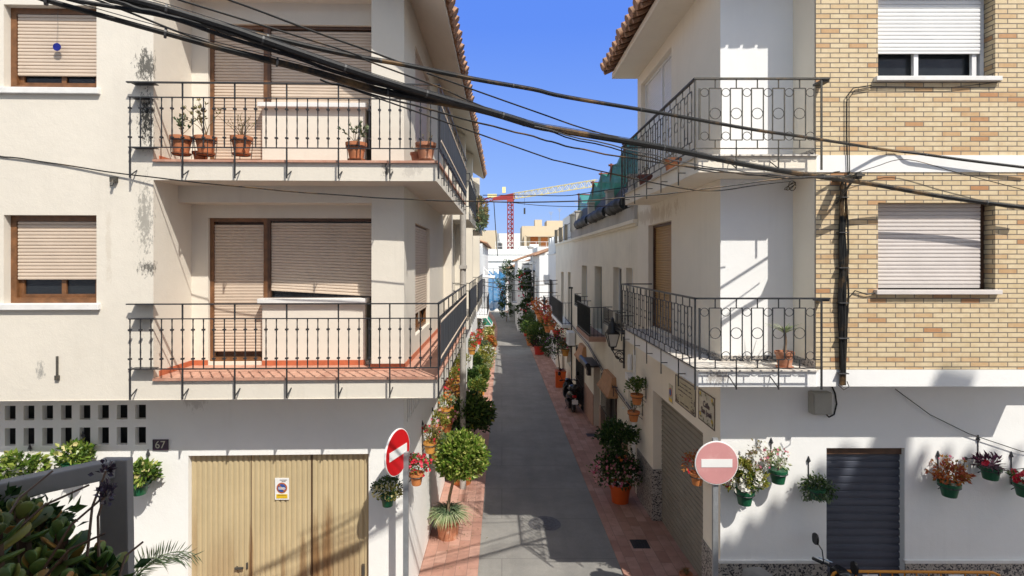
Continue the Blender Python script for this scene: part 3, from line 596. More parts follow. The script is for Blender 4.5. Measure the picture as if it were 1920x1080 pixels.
# roller doors
mb = MB(); slats(mb, FI, 4.65, 5.77, G, -2.80, .11, .112, .016); d = mb.build('door', M['blue_shutter'], RB); d['label'] = 'blue grey roller shutter door'
mb = MB(); pbox(mb, FI, 4.65, 5.77, -2.80, -2.69, .06, .1); mb.build('shutter_box', M['wood_dark'], d)
mb = MB(); slats(mb, SRt, 8.3, 11.05, G-.3, -2.69, .19, .10, .012); d = mb.build('door', M['grey_shutter'], RB); d['label'] = 'wide dull grey roller garage door'
mb = MB(); slats(mb, SRt, 9.9, 11.4, -1.4, .70, .15, .05); d = mb.build('balcony_door', M['shutter_brown'], RB)
mb = MB(); frame(mb, SRt, 9.85, 11.4, -1.42, .74, .10, .05, .06); mb.build('frame', M['wood_dark'], d)
mb = MB(); slats(mb, SRt, 9.9, 11.95, 2.0, 3.9, .13, .05); w = mb.build('window', M['shutter_white'], RB)
mb = MB(); frame(mb, SRt, 9.85, 12.0, 1.95, 3.95, .09, .05, .06, mid=(10.75,)); mb.build('frame', M['alu'], w)
# brick front windows
for k, (u0, u1, v0, v1, e) in enumerate(BW):
    P = front(7.28); ub = 6.50
    mb = MB(); frame(mb, P, u0, u1-.0, v0, v1, -.02, .06 if k == 0 else .05, .06); w = mb.build('window', M['wood_dark'] if k == 0 else M['alu'], RB)
    mb = MB(); slats(mb, P, u0+.0, ub-.02, (v0+.06) if k == 0 else 2.83, v1-.0, -.05, .052, .011); pbox(mb, P, u0, ub-.02, (v0+.015) if k == 0 else 2.80, (v0+.06) if k == 0 else 2.83, -.055, -.03); mb.build('shutter', M['shutter_pink'] if k == 0 else M['shutter_white'], w)
    if k:
        mb = MB(); frame(mb, P, u0+.02, 5.66, v0+.02, 2.95, .0, .045, .04); frame(mb, P, 5.60, ub-.05, v0+.02, 2.95, -.03, .06, .04); mb.build('sliding_sash', M['alu'], w)
    mb = MB(); pbox(mb, P, u0, ub, v0, v1, .05, .055); mb.build('pane', M['glass'], w)
    mb = MB(); mb.box(u0-.06, u1+.035, 7.02, 7.28, v0-.06, v0); mb.build('window_sill', M['sill'] if k else M['shutter_pink'], w, bevel=.006)
# balconies
def rail_module(mb, P, u, zt, first=True):
    top, r1, r0, bot = zt-.02, zt-.135, zt-.803, zt-.913
    for s in (-.077, .077): pbox(mb, P, u+s-.006, u+s+.006, r0, r1, -.006, .006)
    for z in (r0, r1): pbox(mb, P, u-.077, u+.077, z-.006, z+.006, -.006, .006)
    mb.ring((u, zt-.46), .070, .005, P, 16, 4)
    mb.ring((u+.138, zt-.188), .053, .005, P, 14, 4); mb.ring((u+.138, zt-.752), .053, .005, P, 14, 4)
    for a, b in ((r1, top), (bot, r0)): pbox(mb, P, u-.006, u+.006, a, b, -.006, .006)
for k in (0, 1):
    dz = dzR*k; zt, zb = -1.446+dz, -1.68+dz
    mb = MB(); mb.box(2.60, 4.172, 7.06, 7.64, zb, zt-.02); mb.box(2.60, 3.13, 7.64, 11.25, zb, zt-.02); sl = mb.build('balcony', M['cream_right'] if k else M['white_right'], RB, bevel=.01)
    mb = MB(); mb.box(2.57, 4.174, 7.03, 7.64, zt-.02, zt); mb.box(2.57, 3.13, 7.64, 11.28, zt-.02, zt); mb.build('floor_tiles', M['pale_floor'], sl)
    for q in ((3.118, 4.155, 7.622, 7.638, zt, zt+.08), (3.112, 3.128, 7.64, 9.8, zt, zt+.08), (4.158, 4.17, 7.1, 7.62, zt, zt+.09)): mb = MB(); mb.box(*q); mb.build('skirting', M['granite'], sl)
    z = -.483+dz; mt = M['iron'] if k == 0 else M['iron_rust']
    PF = front(6.90); PSd = right_side(2.50)
    mb = MB(); mb.box(2.48, 4.24, 6.88, 6.92, z-.022, z); mb.box(2.48, 2.52, 6.9, 11.15, z-.022, z); mb.box(2.5, 3.13, 11.11, 11.15, z-.022, z); mb.box(4.13, 4.24, 6.9, 7.085, z-.05, z-.022); mb.build('handrail', mt, sl)
    mb = MB(); u = 2.76
    for i in range(6):
        if i < 5 : rail_module(mb, PF, u, z)
        u += .273
    pbox(mb, PF, 2.545, 2.57, z-.803, z-.135, -.006, .006); mb.ring((2.622, z-.188), .053, .005, PF, 14, 4); mb.ring((2.622, z-.752), .053, .005, PF, 14, 4)
    pbox(mb, PF, 4.04-.006, 4.04+.006, z-.803, z-.135, -.006, .006)
    for zz in (z-.913, z-.803, z-.135): pass
    pbox(mb, PF, 2.49, 4.15, z-.92, z-.906, -.007, .007); pbox(mb, PF, 4.03, 4.14, z-.81, z-.797, -.006, .006)
    for uu in (2.5, 4.135): pbox(mb, PF, uu-.01, uu+.01, z-1.19, z, -.01, .01)
    for uu in (3.033, 3.579): pbox(mb, PF, uu-.007, uu+.007, z-1.19, z-.9, -.007, .007); mb.bar((uu, 6.9, z-1.17), (uu-.03, 7.065, z-1.05), .01, .01)
    u = 7.10
    for i in range(15): rail_module(mb, PSd, u, z); u += .276
    pbox(mb, PSd, 6.9, 11.15, z-.92, z-.906, -.007, .007)
    for i in range(6):
        y = 7.10+.276*(2+3*i)-.1
        if y < 11.2: pbox(mb, PSd, y-.007, y+.007, z-1.3, z-.9, -.007, .007); mb.box(2.5, 2.6, y-.006, y+.006, z-1.13, z-1.118)
    pbox(mb, PSd, 11.12, 11.15, z-1.2, z, -.01, .01)
    for j in range(4): mb.box(2.62+j*.13, 2.634+j*.13, 11.12, 11.14, z-.9, z-.1)
    mb.build('railing', mt, sl)
# eaves and roof
mb = MB(); mb.box(2.55, 3.2, 6.92, 12.35, 4.2, 4.33); mb.box(3.2, 16, 6.92, 8.2, 4.2, 4.33); mb.build('eave', M['cream_right'], RB)
mb = MB(); mb.poly([(2.36,6.78,4.40), (2.36,12.4,4.40), (8,12.4,6.8), (8,9.6,6.8)]); mb.poly([(2.36,6.78,4.40), (16,6.78,4.40), (16,9.6,6.8), (8,9.6,6.8)])
y = 6.85
while y < 12.4: j = random.uniform(-.03, .03); mb.tube([(2.30+j, y, 4.43), (3.4, y, 4.90)], .10, 8); mb.tube([(2.38, y+.15, 4.35), (3.0, y+.15, 4.62)], .05, 6); y += .30
x = 2.45
while x < 9: mb.tube([(x, 6.74, 4.42), (x, 7.6, 5.1)], .085, 8); x += .21
mb.build('roof', M['tile_roof'], RB, smooth=True)
# things on the right house's ground floor
t = thing('electric_box', 'grey electric box with a black cable tail high on the white wall', 'electric box', (4.52, 7.6, -2.02)); mb = MB(); mb.box(4.385, 4.66, 7.52, 7.64, -2.18, -1.865); mb.build('case', M['grey_box'], t, bevel=.012)
mb = MB(); mb.box(4.40, 4.645, 7.505, 7.517, -2.165, -1.88); mb.build('lid', M['grey_box'], t, bevel=.006)
mb = MB(); mb.tube([(4.60,7.58,-2.18), (4.66,7.6,-2.235), (4.74,7.61,-2.20), (4.78,7.615,-2.05), (4.76,7.62,-1.9), (4.68,7.62,-1.72)], .011, 6); mb.build('cable_tail', M['cable'], t)
# tiled street name plaque and memorial plaque on the side wall
t = thing('street_name_plaque', 'glazed cream tile street name plaque with lemon leaves on the corner wall', 'sign', (3.13, 8.13, -2.26))
P = right_side(3.118); mb = MB(); pbox(mb, P, 7.82, 8.45, -2.50, -2.03, 0, .012); mb.build('tile_panel', M['plaque'], t)
mb = MB()
for a, b, c, d in ((7.82,8.45,-2.505,-2.49),(7.82,8.45,-2.04,-2.025),(7.815,7.83,-2.5,-2.03),(8.44,8.455,-2.5,-2.03)): pbox(mb, P, a, b, c, d, -.004, .001)
mb.build('border', M['wood_dark'], t)
text('Calle\nSan José', .125, M['ink'], t, 'lettering', Matrix.Translation((3.113, 8.13, -2.27)) @ RS, .003)
mb = MB(); mc = MB()
for (u, v, n) in ((7.90,-2.10,5),(8.37,-2.10,6),(7.90,-2.42,6),(8.37,-2.42,6),(8.14,-2.09,4),(8.22,-2.45,3),(8.05,-2.45,3)):
    for i in range(n):
        a = random.uniform(0, 6.28); uu, vv = u+random.uniform(-.04,.04), v+random.uniform(-.035,.035)
        mb.poly([P(uu+.035*math.cos(a), vv+.035*math.sin(a), -.002), P(uu+.012*math.cos(a+1.57), vv+.012*math.sin(a+1.57), -.002), P(uu-.035*math.cos(a), vv-.035*math.sin(a), -.002), P(uu-.012*math.cos(a+1.57), vv-.012*math.sin(a+1.57), -.002)])
    if n > 4: mc.lathe([(0,-.003),(.03,-.003),(.03,0),(0,0)], P(u+.01, v+.02, -.001), 10, 'x')
mb.build('painted_leaves', M['leaf_glaze'], t); mc.build('painted_lemons', M['lemon_glaze'], t)
t = thing('memorial_plaque', 'larger aged olive tile plaque with faded writing beside the street name', 'plaque', (3.13, 9.12, -2.28))
mb = MB(); pbox(mb, P, 8.60, 9.58, -2.53, -2.05, 0, .012); mb.build('tile_panel', M['plaque_olive'], t)
mb = MB()
for a, b, c, d in ((8.6,9.58,-2.535,-2.52),(8.6,9.58,-2.06,-2.045),(8.595,8.61,-2.53,-2.05),(9.57,9.585,-2.53,-2.05)): pbox(mb, P, a, b, c, d, -.004, .001)
for i in range(60):
    s = random.choice((0, 1)); u = 8.64+random.random()**2*.16 if s else 9.54-random.random()**2*.14; v = -2.50+random.random()**2*(.12 if not s else .2); pbox(mb, P, u-.012, u+.012, v-.008, v+.008, -.003, 0)
for (v, a, b) in ((-2.13, 8.80, 9.34), (-2.20, 8.74, 9.42), (-2.27, 8.76, 9.44), (-2.35, 9.20, 9.40), (-2.47, 8.9, 9.3)):
    u = a
    while u < b:
        w = random.uniform(.012, .03); h = random.choice((.012, .016, .024)); pbox(mb, P, u, u+w*.8, v-.012, v-.012+h, -.003, 0); u += w+random.choice((.006, .006, .03))
mb.build('border_and_writing', M['ink'], t)
t = thing('parking_plate', 'narrow no parking plate beside the memorial plaque above the grey garage door', 'sign', (3.13, 9.86, -2.46)); mb = MB(); pbox(mb, P, 9.75, 9.97, -2.63, -2.30, 0, .008); mb.build('plate', M['plaque'], t)
mb = MB(); mb.lathe([(0,-.003),(.08,-.003),(.08,0),(0,0)], P(9.86, -2.44, -.001), 18, 'x'); mb.build('roundel', M['flower_orange'], t)
mb = MB(); mb.lathe([(0,-.003),(.06,-.003),(.06,0),(0,0)], P(9.86, -2.44, -.004), 18, 'x'); mb.build('roundel_centre', M['sign_blue'], t)
mb = MB(); pbox(mb, P, 9.77, 9.95, -2.61, -2.55, -.003, 0); mb.build('orange_band', M['sign_yellow'], t)
random.seed(21)
# ================================================================== the row of old houses on the right
def simple_rail(mb, x, y0, y1, z0, z1, xw, step=.12, ends=True):
    for z in (z0+.06, z1): mb.box(x-.012, x+.012, y0, y1, z-.012, z+.008)
    n = max(2, int((y1-y0)/step))
    for j in range(n+1): y = y0+(y1-y0)*j/n; mb.tube([(x, y, z0-.02), (x, y, z1)], .009, 4)
    if ends:
        for y in (y0, y1):
            for z in (z0+.06, z1): mb.box(min(x, xw), max(x, xw), y-.01, y+.01, z-.012, z+.008)
            m = max(1, int(abs(xw-x)/step))
            for j in range(1, m): q = x+(xw-x)*j/m; mb.tube([(q, y, z0), (q, y, z1)], .009, 4)
def row_house(label, x, y0, y1, ztop, wallm, openings, roof='flat', depth=9, sgn=1, cornice=None, fr=None):
    """openings: (name, ya, yb, za, zb, material, depth)"""
    g = gz(y1)-.4; b = thing('row_house', label, 'house', (x, y0, gz(y0)))
    P = right_side(x) if sgn > 0 else left_side(x); mb = MB()
    panel(mb, P, y0, y1, g, ztop, [(o[1], o[2], o[3], o[4], o[6]) for o in openings])
    xb = x+sgn*depth
    mb.quad((x,y0,g), (xb,y0,g), (xb,y0,ztop), (x,y0,ztop)); mb.quad((x,y1,g), (xb,y1,g), (xb,y1,ztop), (x,y1,ztop)); mb.quad((xb,y0,g), (xb,y1,g), (xb,y1,ztop), (xb,y0,ztop)); mb.quad((x,y0,ztop-.02), (x,y1,ztop-.02), (xb,y1,ztop-.02), (xb,y0,ztop-.02))
    if cornice:
        for (z, h, p) in cornice: mb.box(x-p if sgn > 0 else x-.2, x+.2 if sgn > 0 else x+p, y0, y1, z, z+h)
    mb.build('wall', wallm, b)
    for o in openings:
        mb = MB(); pbox(mb, P, o[1], o[2], o[3], o[4], o[6]-.04, o[6]-.005)
        if o[0] == 'window' and o[4]-o[3] > .9:
            q = mb.build(o[0], o[5], b); mb = MB(); frame(mb, P, o[1], o[2], o[3], o[4], o[6]-.07, .05, .03, mid=((o[1]+o[2])/2,)); mb.build('frame', M['alu'] if len(o) < 8 else o[7], q)
        else: mb.build(o[0], o[5], b)
    if roof == 'tile':
        mb = MB(); xo = x-sgn*.3; n = int((y1-y0)/.24); mb.quad((xo,y0-.05,ztop), (xo,y1+.05,ztop), (x+sgn*3.5,y1+.05,ztop+1.3), (x+sgn*3.5,y0-.05,ztop+1.3))
        for i in range(n): y = y0+.1+i*.24; mb.tube([(xo-.03*sgn, y, ztop+.03), (x+sgn*3.5, y, ztop+1.36)], .09, 6)
        mb.build('roof', M['tile_roof'], b)
    return b
def wgrille(b, x, y0, y1, z0, z1, out=.1, sgn=1, step=.12):
    mb = MB(); xo = x-sgn*out
    n = max(2, int((y1-y0)/step))
    for i in range(n+1): y = y0+(y1-y0)*i/n; mb.tube([(xo, y, z0), (xo, y, z1)], .009, 4)
    for z in (z0+.03, (z0+z1)/2, z1-.03): mb.box(xo-.008, xo+.008, y0, y1, z-.01, z+.01); mb.box(min(x,xo), max(x,xo), y0, y0+.015, z-.01, z+.01); mb.box(min(x,xo), max(x,xo), y1-.015, y1, z-.01, z+.01)
    mb.build('window_grille', M['iron'], b)
def balc(b, x, xo, y0, y1, zf, zr, slabm='white_house', step=.12, sgn=1):
    mb = MB(); mb.box(min(x, xo-.03*sgn), max(x, xo-.03*sgn), y0-.03, y1+.03, zf-.14, zf); s = mb.build('balcony', M[slabm], b)
    mb = MB(); simple_rail(mb, xo, y0, y1, zf, zr, x, step); mb.build('railing', M['iron'], s); return s
X3 = 3.13
H2 = row_house('old cream house with terrace and pillars, joined behind the right corner house', X3, 12.3, 23.4, .95, M['cream_house'], [
    ('window', 12.75, 13.45, -1.55, -.19, M['glass'], .22), ('window', 13.95, 15.0, -1.55, -.19, M['glass'], .22), ('balcony_door', 16.7, 18.0, -2.3, -.20, M['curtain'], .25), ('window', 19.6, 20.9, -1.6, -.2, M['curtain'], .25),
    ('door', 12.5, 13.2, -5.9, -3.2, M['alu'], .12), ('window', 14.5, 16.1, -4.9, -3.45, M['glass'], .2, M['wood_dark']), ('door', 17.0, 18.2, -6.1, -3.4, M['wood'], .3), ('door', 20.2, 22.0, -6.2, -3.45, M['iron'], .2)],
    cornice=[(.80, .06, .05), (.86, .09, .10)])
mb = MB(); mb.box(3.05, 3.3, 12.3, 23.4, .95, 1.26); mb.build('parapet', M['grey_parapet'], H2)
for y in (12.5, 15.2, 18.4, 21.6, 23.25):
    mb = MB(); mb.box(2.98, 3.28, y-.15, y+.15, 1.26, 1.95); mb.box(2.95, 3.31, y-.18, y+.18, 1.95, 2.0); mb.build('pillar', M['grey_parapet'], H2)
wgrille(H2, X3, 14.4, 16.2, -5.5, -3.4, .12); wgrille(H2, X3, 20.1, 22.1, -6.1, -3.5, .06)
for (y0, y1, z) in ((14.4, 16.0, -3.28), (19.6, 21.0, -3.28)):
    mb = MB(); mb.hexa([(2.86,y0,z-.40),(3.13,y0,z-.40),(3.13,y1,z-.40),(2.86,y1,z-.40),(2.95,y0+.12,z-.22),(3.13,y0+.12,z-.22),(3.13,y1-.12,z-.22),(2.95,y1-.12,z-.22)]); mb.hexa([(2.95,y0+.12,z-.22),(3.13,y0+.12,z-.22),(3.13,y1-.12,z-.22),(2.95,y1-.12,z-.22),(3.02,y0+.2,z+.06),(3.13,y0+.2,z+.06),(3.13,y1-.2,z+.06),(3.02,y1-.2,z+.06)]); mb.box(2.84, 3.13, y0-.02, y1+.02, z-.45, z-.40); mb.build('canopy', M['canopy'], H2)
mb = MB(); mb.box(2.72, 3.13, 17.0, 18.5, -3.42, -3.36); mb.box(2.70, 2.76, 16.95, 18.55, -3.5, -3.34); mb.tube([(2.74,17,-3.36),(2.74,18.5,-3.36)], .08, 8); mb.build('canopy', M['iron'], H2)
for q in ((13.25, 14.4, -5.7, -4.55), (16.2, 17.0, -5.9, -4.6), (18.2, 20.1, -6, -4.6)): mb = MB(); mb.box(3.105, 3.13, *q); mb.build('stone_dado', M['pink_dado'], H2)
mb = MB(); mb.box(3.0, 3.12, 18.7, 19.0, -4.05, -3.6); mb.build('letter_box', M['iron'], H2, bevel=.01)
b = balc(H2, X3, 2.65, 16.05, 18.7, -2.31, -1.42, 'pink_dado', .10)
mb = MB(); mb.quad((2.67,16.08,-2.3), (2.67,18.68,-2.3), (2.67,18.68,-1.5), (2.67,16.08,-1.5)); mb.build('shade_net', M['net_green'], b)
mb = MB()
for y0, y1, z in ((19.4, 21.1, -1.72), (13.9, 15.1, -1.72), (12.7, 13.5, -1.72)): mb = MB(); simple_rail(mb, 2.88, y0, y1, z, z+.4, X3, .11); mb.box(2.86, 3.13, y0, y1, z-.05, z); mb.build('window_balconet', M['iron'], H2)
mb = MB(); mb.tube([(3.08, 12.5, -3.55), (3.07, 16, -3.35), (3.08, 19, -3.0), (3.06, 23, -2.85), (3.08, 26, -2.8)], .02, 5); mb.tube([(3.08, 12.5, -3.62), (3.07, 16, -3.45), (3.08, 19, -3.08), (3.06, 23, -2.93)], .012, 5); tag(mb.build('wall_cable', M['cable_grey'], origin=(3.08, 12.5, -3.55)), 'grey cable pair sagging along the old cream wall beneath the balconies', 'cable')
H3 = row_house('cream rendered house with a dark balcony, second beyond the right corner', X3, 23.4, 31.0, .98, M['cream_house'], [
    ('balcony_door', 24.3, 25.3, -2.87, -.55, M['curtain'], .25), ('balcony_door', 27.0, 28.2, -2.87, -.6, M['curtain'], .25), ('window', 24.2, 25.6, -4.9, -3.9, M['glass'], .2), ('door', 26.6, 27.7, -6.6, -4.2, M['wood_dark'], .2), ('window', 29.0, 30.0, -5.2, -4.2, M['glass'], .2)], cornice=[(.86, .1, .06)])
balc(H3, X3, 2.70, 23.75, 28.6, -2.87, -1.9)
mb = MB(); 
for y in (23.5, 26.0, 28.5, 30.8): mb.box(3.05, 3.2, y-.1, y+.1, .98, 1.75)
simple_rail(mb, 3.12, 23.5, 30.8, 1.0, 1.7, 3.2, .45, False); mb.build('terrace_railing', M['iron_rust'], H3)
mb = MB(); mb.tube([(3.07, 23.5, gz(23)), (3.07, 23.5, -1.2)], .03, 6); mb.box(2.95, 3.12, 23.45, 23.55, -1.25, -1.18); tag(mb.build('cable_post', M['iron'], origin=(3.0, 23.5, gz(23))), 'dark pipe post with a cable bracket between the two cream houses', 'post')
H4 = row_house('white house with scalloped roof parapet in the right hand row', X3, 31.0, 36.0, .45, M['white_house'], [
    ('window', 32.5, 33.6, -2.6, -1.3, M['glass'], .2), ('balcony_door', 33.9, 34.8, -3.3, -1.4, M['curtain'], .2), ('door', 33.6, 34.6, -6.9, -4.7, M['wood'], .2), ('window', 35.0, 35.7, -5.6, -4.6, M['glass'], .2)], cornice=[(.35, .1, .08)])
balc(H4, X3, 2.75, 33.7, 35.4, -3.35, -2.35); wgrille(H4, X3, 32.3, 33.8, -2.8, -1.2)
mb = MB()
for i in range(3):
    yc = 31.9+i*1.55; mb.poly([(3.13, yc-.75, .45)] + [(3.13, yc+.75*math.cos(math.pi-a*math.pi/10), .95+.5*math.sin(a*math.pi/10)) for a in range(11)] + [(3.13, yc+.75, .45)])
    mb.poly([(3.33, yc-.75, .45)] + [(3.33, yc+.75*math.cos(math.pi-a*math.pi/10), .95+.5*math.sin(a*math.pi/10)) for a in range(11)] + [(3.33, yc+.75, .45)])
    for a in range(10): q = [(yc+.75*math.cos(math.pi-t*math.pi/10), .95+.5*math.sin(t*math.pi/10)) for t in (a, a+1)]; mb.quad((3.13, *q[0]), (3.33, *q[0]), (3.33, *q[1]), (3.13, *q[1]))
mb.build('scalloped_parapet', M['white_house'], H4)
H5 = row_house('bright white house with grilled windows that juts into the street', 2.75, 39.0, 51.5, .35, M['white_house'], [
    ('window', 41.0, 42.4, -3.0, -1.4, M['glass'], .2), ('window', 45.0, 46.6, -3.0, -1.4, M['glass'], .2), ('door', 43.0, 44.3, -7.2, -5.0, M['wood_dark'], .2), ('window', 47.5, 48.8, -6.0, -4.8, M['glass'], .2)], roof='tile')
wgrille(H5, 2.75, 40.9, 42.5, -3.3, -1.2, .25); wgrille(H5, 2.75, 44.9, 46.7, -3.2, -1.2, .25)
for q in ((44, 47.5, -.95, -.85), (48, 50.5, -.4, -.3)): mb = MB(); mb.box(1.9, 2.75, *q); mb.build('canopy', M['iron'], H5)
mb = MB(); mb.tube([(2.4, 42, -.9), (2.4, 42, .4)], .03, 5); mb.lathe([(0,-.1),(.25,-.1),(.25,.1),(0,.1)], (2.4, 42, -.2), 10); mb.build('roof_pipe', M['alu'], H5)
H6 = row_house('white tile roofed house stepping into the bend at the far right', 1.55, 52.0, 64, -.1, M['white_house'], [
    ('window', 54, 55.6, -4.2, -2.4, M['glass'], .2), ('window', 58, 59.5, -4.2, -2.4, M['glass'], .2), ('door', 56, 57.4, -7.5, -5.3, M['wood_dark'], .2), ('window', 60.5, 61.6, -6.8, -5.4, M['glass'], .2)], roof='tile')
balc(H6, 1.55, 1.1, 53.6, 56.5, -4.3, -3.2); wgrille(H6, 1.55, 60.3, 61.8, -7, -5.2)
H7 = row_house('small white house with brown tiles just before the blue netting', .9, 65, 76, -1.1, M['white_house'], [('window', 67, 69, -4.5, -3, M['glass'], .2), ('door', 71, 72.5, -8, -5.6, M['wood_dark'], .2)], roof='tile')
# left row beyond the apartments
L2 = row_house('white narrow house beyond the left balconies', -1.35, 24.2, 38, .9, M['white_house'], [('window', 27, 28.2, -2, -.6, M['glass'], .2), ('door', 30, 31, -6.4, -4.1, M['wood'], .2), ('window', 34, 35.2, -2.2, -.8, M['glass'], .2)], sgn=-1)
balc(L2, -1.35, -.8, 29, 33, -3.0, -2.0, sgn=-1)
L3 = row_house('white stepped house with tiled eave farther down the left side', -1.4, 38.3, 55, 1.2, M['white_house'], [('window', 42, 43.4, -2.4, -.8, M['glass'], .2), ('window', 47, 48.4, -2.4, -.8, M['glass'], .2), ('door', 45, 46.2, -7, -4.8, M['wood'], .2)], sgn=-1, roof='tile')
L4 = row_house('last low white house on the left before the netting', -2.0, 55.3, 78, .2, M['white_house'], [('window', 60, 62, -3, -1.2, M['glass'], .2), ('window', 68, 70, -3.4, -1.6, M['glass'], .2)], sgn=-1)
mb = MB(); mb.box(-1.4, -.55, 39.5, 44, -1.35, -1.25); mb.tube([(-.6, 39.6, -1.3), (-1.35, 39.6, -.5)], .03, 5); mb.build('awning_frame', M['alu'], L3)
# end of the street: a white block, scaffold nets
E1 = thing('street_end_house', 'white and pale grey house across the end of the street', 'house', (-2, 84, gz(84)))
mb = MB(); panel(mb, front(84), -8, 10, -9, .9, [(-.6, 1.5, -3.2, -.9, .3), (2.6, 4.0, -3.0, -1.0, .3), (-5, -3.6, -3, -1, .3), (-.9, .6, -8.5, -6, .3)]); mb.box(-8, 10, 84.4, 92, -9, .88); mb.build('wall', M['white_house'], E1)
mb = MB(); mb.box(-8, 10, 83.9, 84.1, .9, 1.02); mb.box(-8.0, 10, 83.8, 84.3, -.1, .0); mb.box(-8,10,83.96,84.02,.98,1.75); mb.build('parapet', M['white_house'], E1)
for a, b_, c, d_ in ((-.6, 1.5, -3.2, -.9), (2.6, 4.0, -3.0, -1.0), (-5, -3.6, -3, -1)):
    mb = MB(); mb.box(a, b_, 84.2, 84.28, c, d_); w = mb.build('window', M['curtain'], E1); mb = MB(); frame(mb, front(84.1), a, b_, c, d_, 0, .12, .08, mid=((a+b_)/2,)); mb.build('frame', M['alu'], w)
SC = thing('scaffold', 'scaffold tower wrapped in blue netting at the street end', 'scaffold', (-1.6, 80, gz(80)))
mb = MB()
for x in (-2.6, -1.3, 0.1, 1.0):
    for y in (79.5, 80.7): mb.tube([(x, y, gz(80)), (x, y, -1.2)], .04, 5)
for z in (-6.2, -4.4, -2.6, -1.2):
    for y in (79.5, 80.7): mb.tube([(-2.6, y, z), (1.0, y, z)], .04, 5)
mb.build('frame', M['galv'], SC)
mb = MB(); xs = [-2.7+i*.25 for i in range(14)]
for i, (a, b_) in enumerate(zip(xs, xs[1:])): w = .12*math.sin(i*1.7); w2 = .12*math.sin((i+1)*1.7); mb.quad((a, 79.4+w, -7.4+.2*math.sin(i)), (b_, 79.4+w2, -7.4+.2*math.sin(i+1)), (b_, 79.4+w2, -1.6-.2*(i % 3)), (a, 79.4+w, -1.6-.2*(i % 3)))
mb.build('netting', M['net_blue'], SC)
# distant buildings over the roofs
def block(label, x0, x1, y, z0, z1, mat_, wins=(), d=10, extra=()):
    b = thing('distant_block', label, 'building', ((x0+x1)/2, y, z0)); mb = MB(); mb.box(x0, x1, y, y+d, z0, z1)
    for e in extra: mb.box(*e)
    mb.build('wall', mat_, b)
    for (a, bb, c, dd, mm) in wins: mb = MB(); mb.box(a, bb, y-.05, y+.05, c, dd); mb.build('window', M[mm], b)
    return b
block('plain tan block with a flat roof left of the red crane mast', -6, -1.0, 100, -8, 5.6, M['tan_house'])
block('white slim block just behind the crane mast', -1.6, 5.0, 131, -8, 6.6, M['white_house'], [(-.9, .1, 2.6, 4.2, 'curtain')])
block('cream roofed block with orange awnings on the skyline', 4.2, 16, 112, -8, 7.2, M['tan_house'], [(6, 7.6, 2.8, 4.9, 'flower_orange'), (8.2, 9.6, 2.6, 4.8, 'orange_clay'), (10.0, 11.6, 2.6, 4.8, 'glass')], extra=[(5.0, 16, 110.4, 112, 4.9, 5.2), (5, 16, 110.3, 110.45, 1.8, 2.7), (4.6, 5.1, 110.4, 112, 1.8, 5.0), (7, 8.5, 113, 116, 7.2, 8.6), (9.5, 15, 113, 119, 7.2, 8.4)])
block('small white roof house with terrace below the skyline block', 3.0, 11, 96, -8, 2.0, M['white_house'], [(4.2, 5.2, -1, .8, 'curtain')], extra=[(5, 6.6, 95.7, 97, 2, 2.9)])
block('white house gable peeping over the scalloped parapet', 4.0, 8.2, 60, -8, 1.5, M['white_house'])
block('white gabled wall behind the terrace railing on the right', 6.4, 9.0, 46, -8, 4.3, M['white_house'])
# ------------------------------------------------------------------ crane
CR = thing('tower_crane', 'red tower crane with a pale yellow lattice jib above the rooftops', 'crane', (2, 125, -8))
def lattice(mb, a, b, w, h, n, r):
    a = Vector(a); b = Vector(b); d = (b-a).normalized(); u = Vector((0,0,1)) if abs(d.z) < .8 else Vector((0,1,0)); x = d.cross(u).normalized(); y = x.cross(d)
    cs = [x*(-w/2)+y*(-h/2), x*(w/2)+y*(-h/2), x*(w/2)+y*(h/2), x*(-w/2)+y*(h/2)]
    for c in cs: mb.tube([a+c, b+c], r, 4)
    for i in range(n):
        p = a.lerp(b, i/n); q = a.lerp(b, (i+1)/n)
        for k in range(4): c, e = cs[k], cs[(k+1) % 4]; mb.tube([p+c, q+e] if i % 2 else [p+e, q+c], r*.7, 4); mb.tube([p+c, p+e], r*.6, 4)
mb = MB(); lattice(mb, (2, 125, -8), (2, 125, 14.0), 1.3, 1.3, 20, .10); mb.tube([(2.2, 125.2, -8), (2.2, 125.2, 14)], .13, 5); mb.build('mast', M['crane_red'], CR)
mb = MB(); mb.hexa([(-2.4,126,14.2),(3.0,124,14.2),(3.0,125.4,14.2),(-2.4,127.4,14.2),(-2.0,126,14.9),(3.0,124,15.7),(3.0,125.4,15.7),(-2.0,127.4,14.9)]); mb.box(1.2, 2.8, 124.2, 125.8, 13.6, 14.2); mb.build('slewing_platform', M['crane_red'], CR)
mb = MB(); lattice(mb, (-2.4, 126.6, 14.5), (-6.8, 128.5, 13.7), 1.0, .9, 5, .08); mb.box(-6.9, -5.2, 127.6, 129, 12.9, 14.1); mb.build('counter_jib', M['crane_red'], CR)
mb = MB(); mb.box(-3.4, -1.2, 126.2, 127.2, 14.9, 15.7); mb.box(.1, .9, 125, 125.6, 15.8, 17.2); mb.build('winch_box', M['crane_yellow'], CR)
mb = MB(); lattice(mb, (3.0, 124.4, 15.0), (19.5, 109.5, 15.9), .8, 1.3, 24, .055); mb.build('jib', M['crane_yellow'], CR)
mb = MB(); mb.tube([(5.2, 122.3, 14.3), (5.2, 122.3, 12.6)], .03, 4); mb.box(5.0, 5.4, 122.2, 122.5, 10.6, 12.0); mb.build('hook_block', M['iron'], CR)
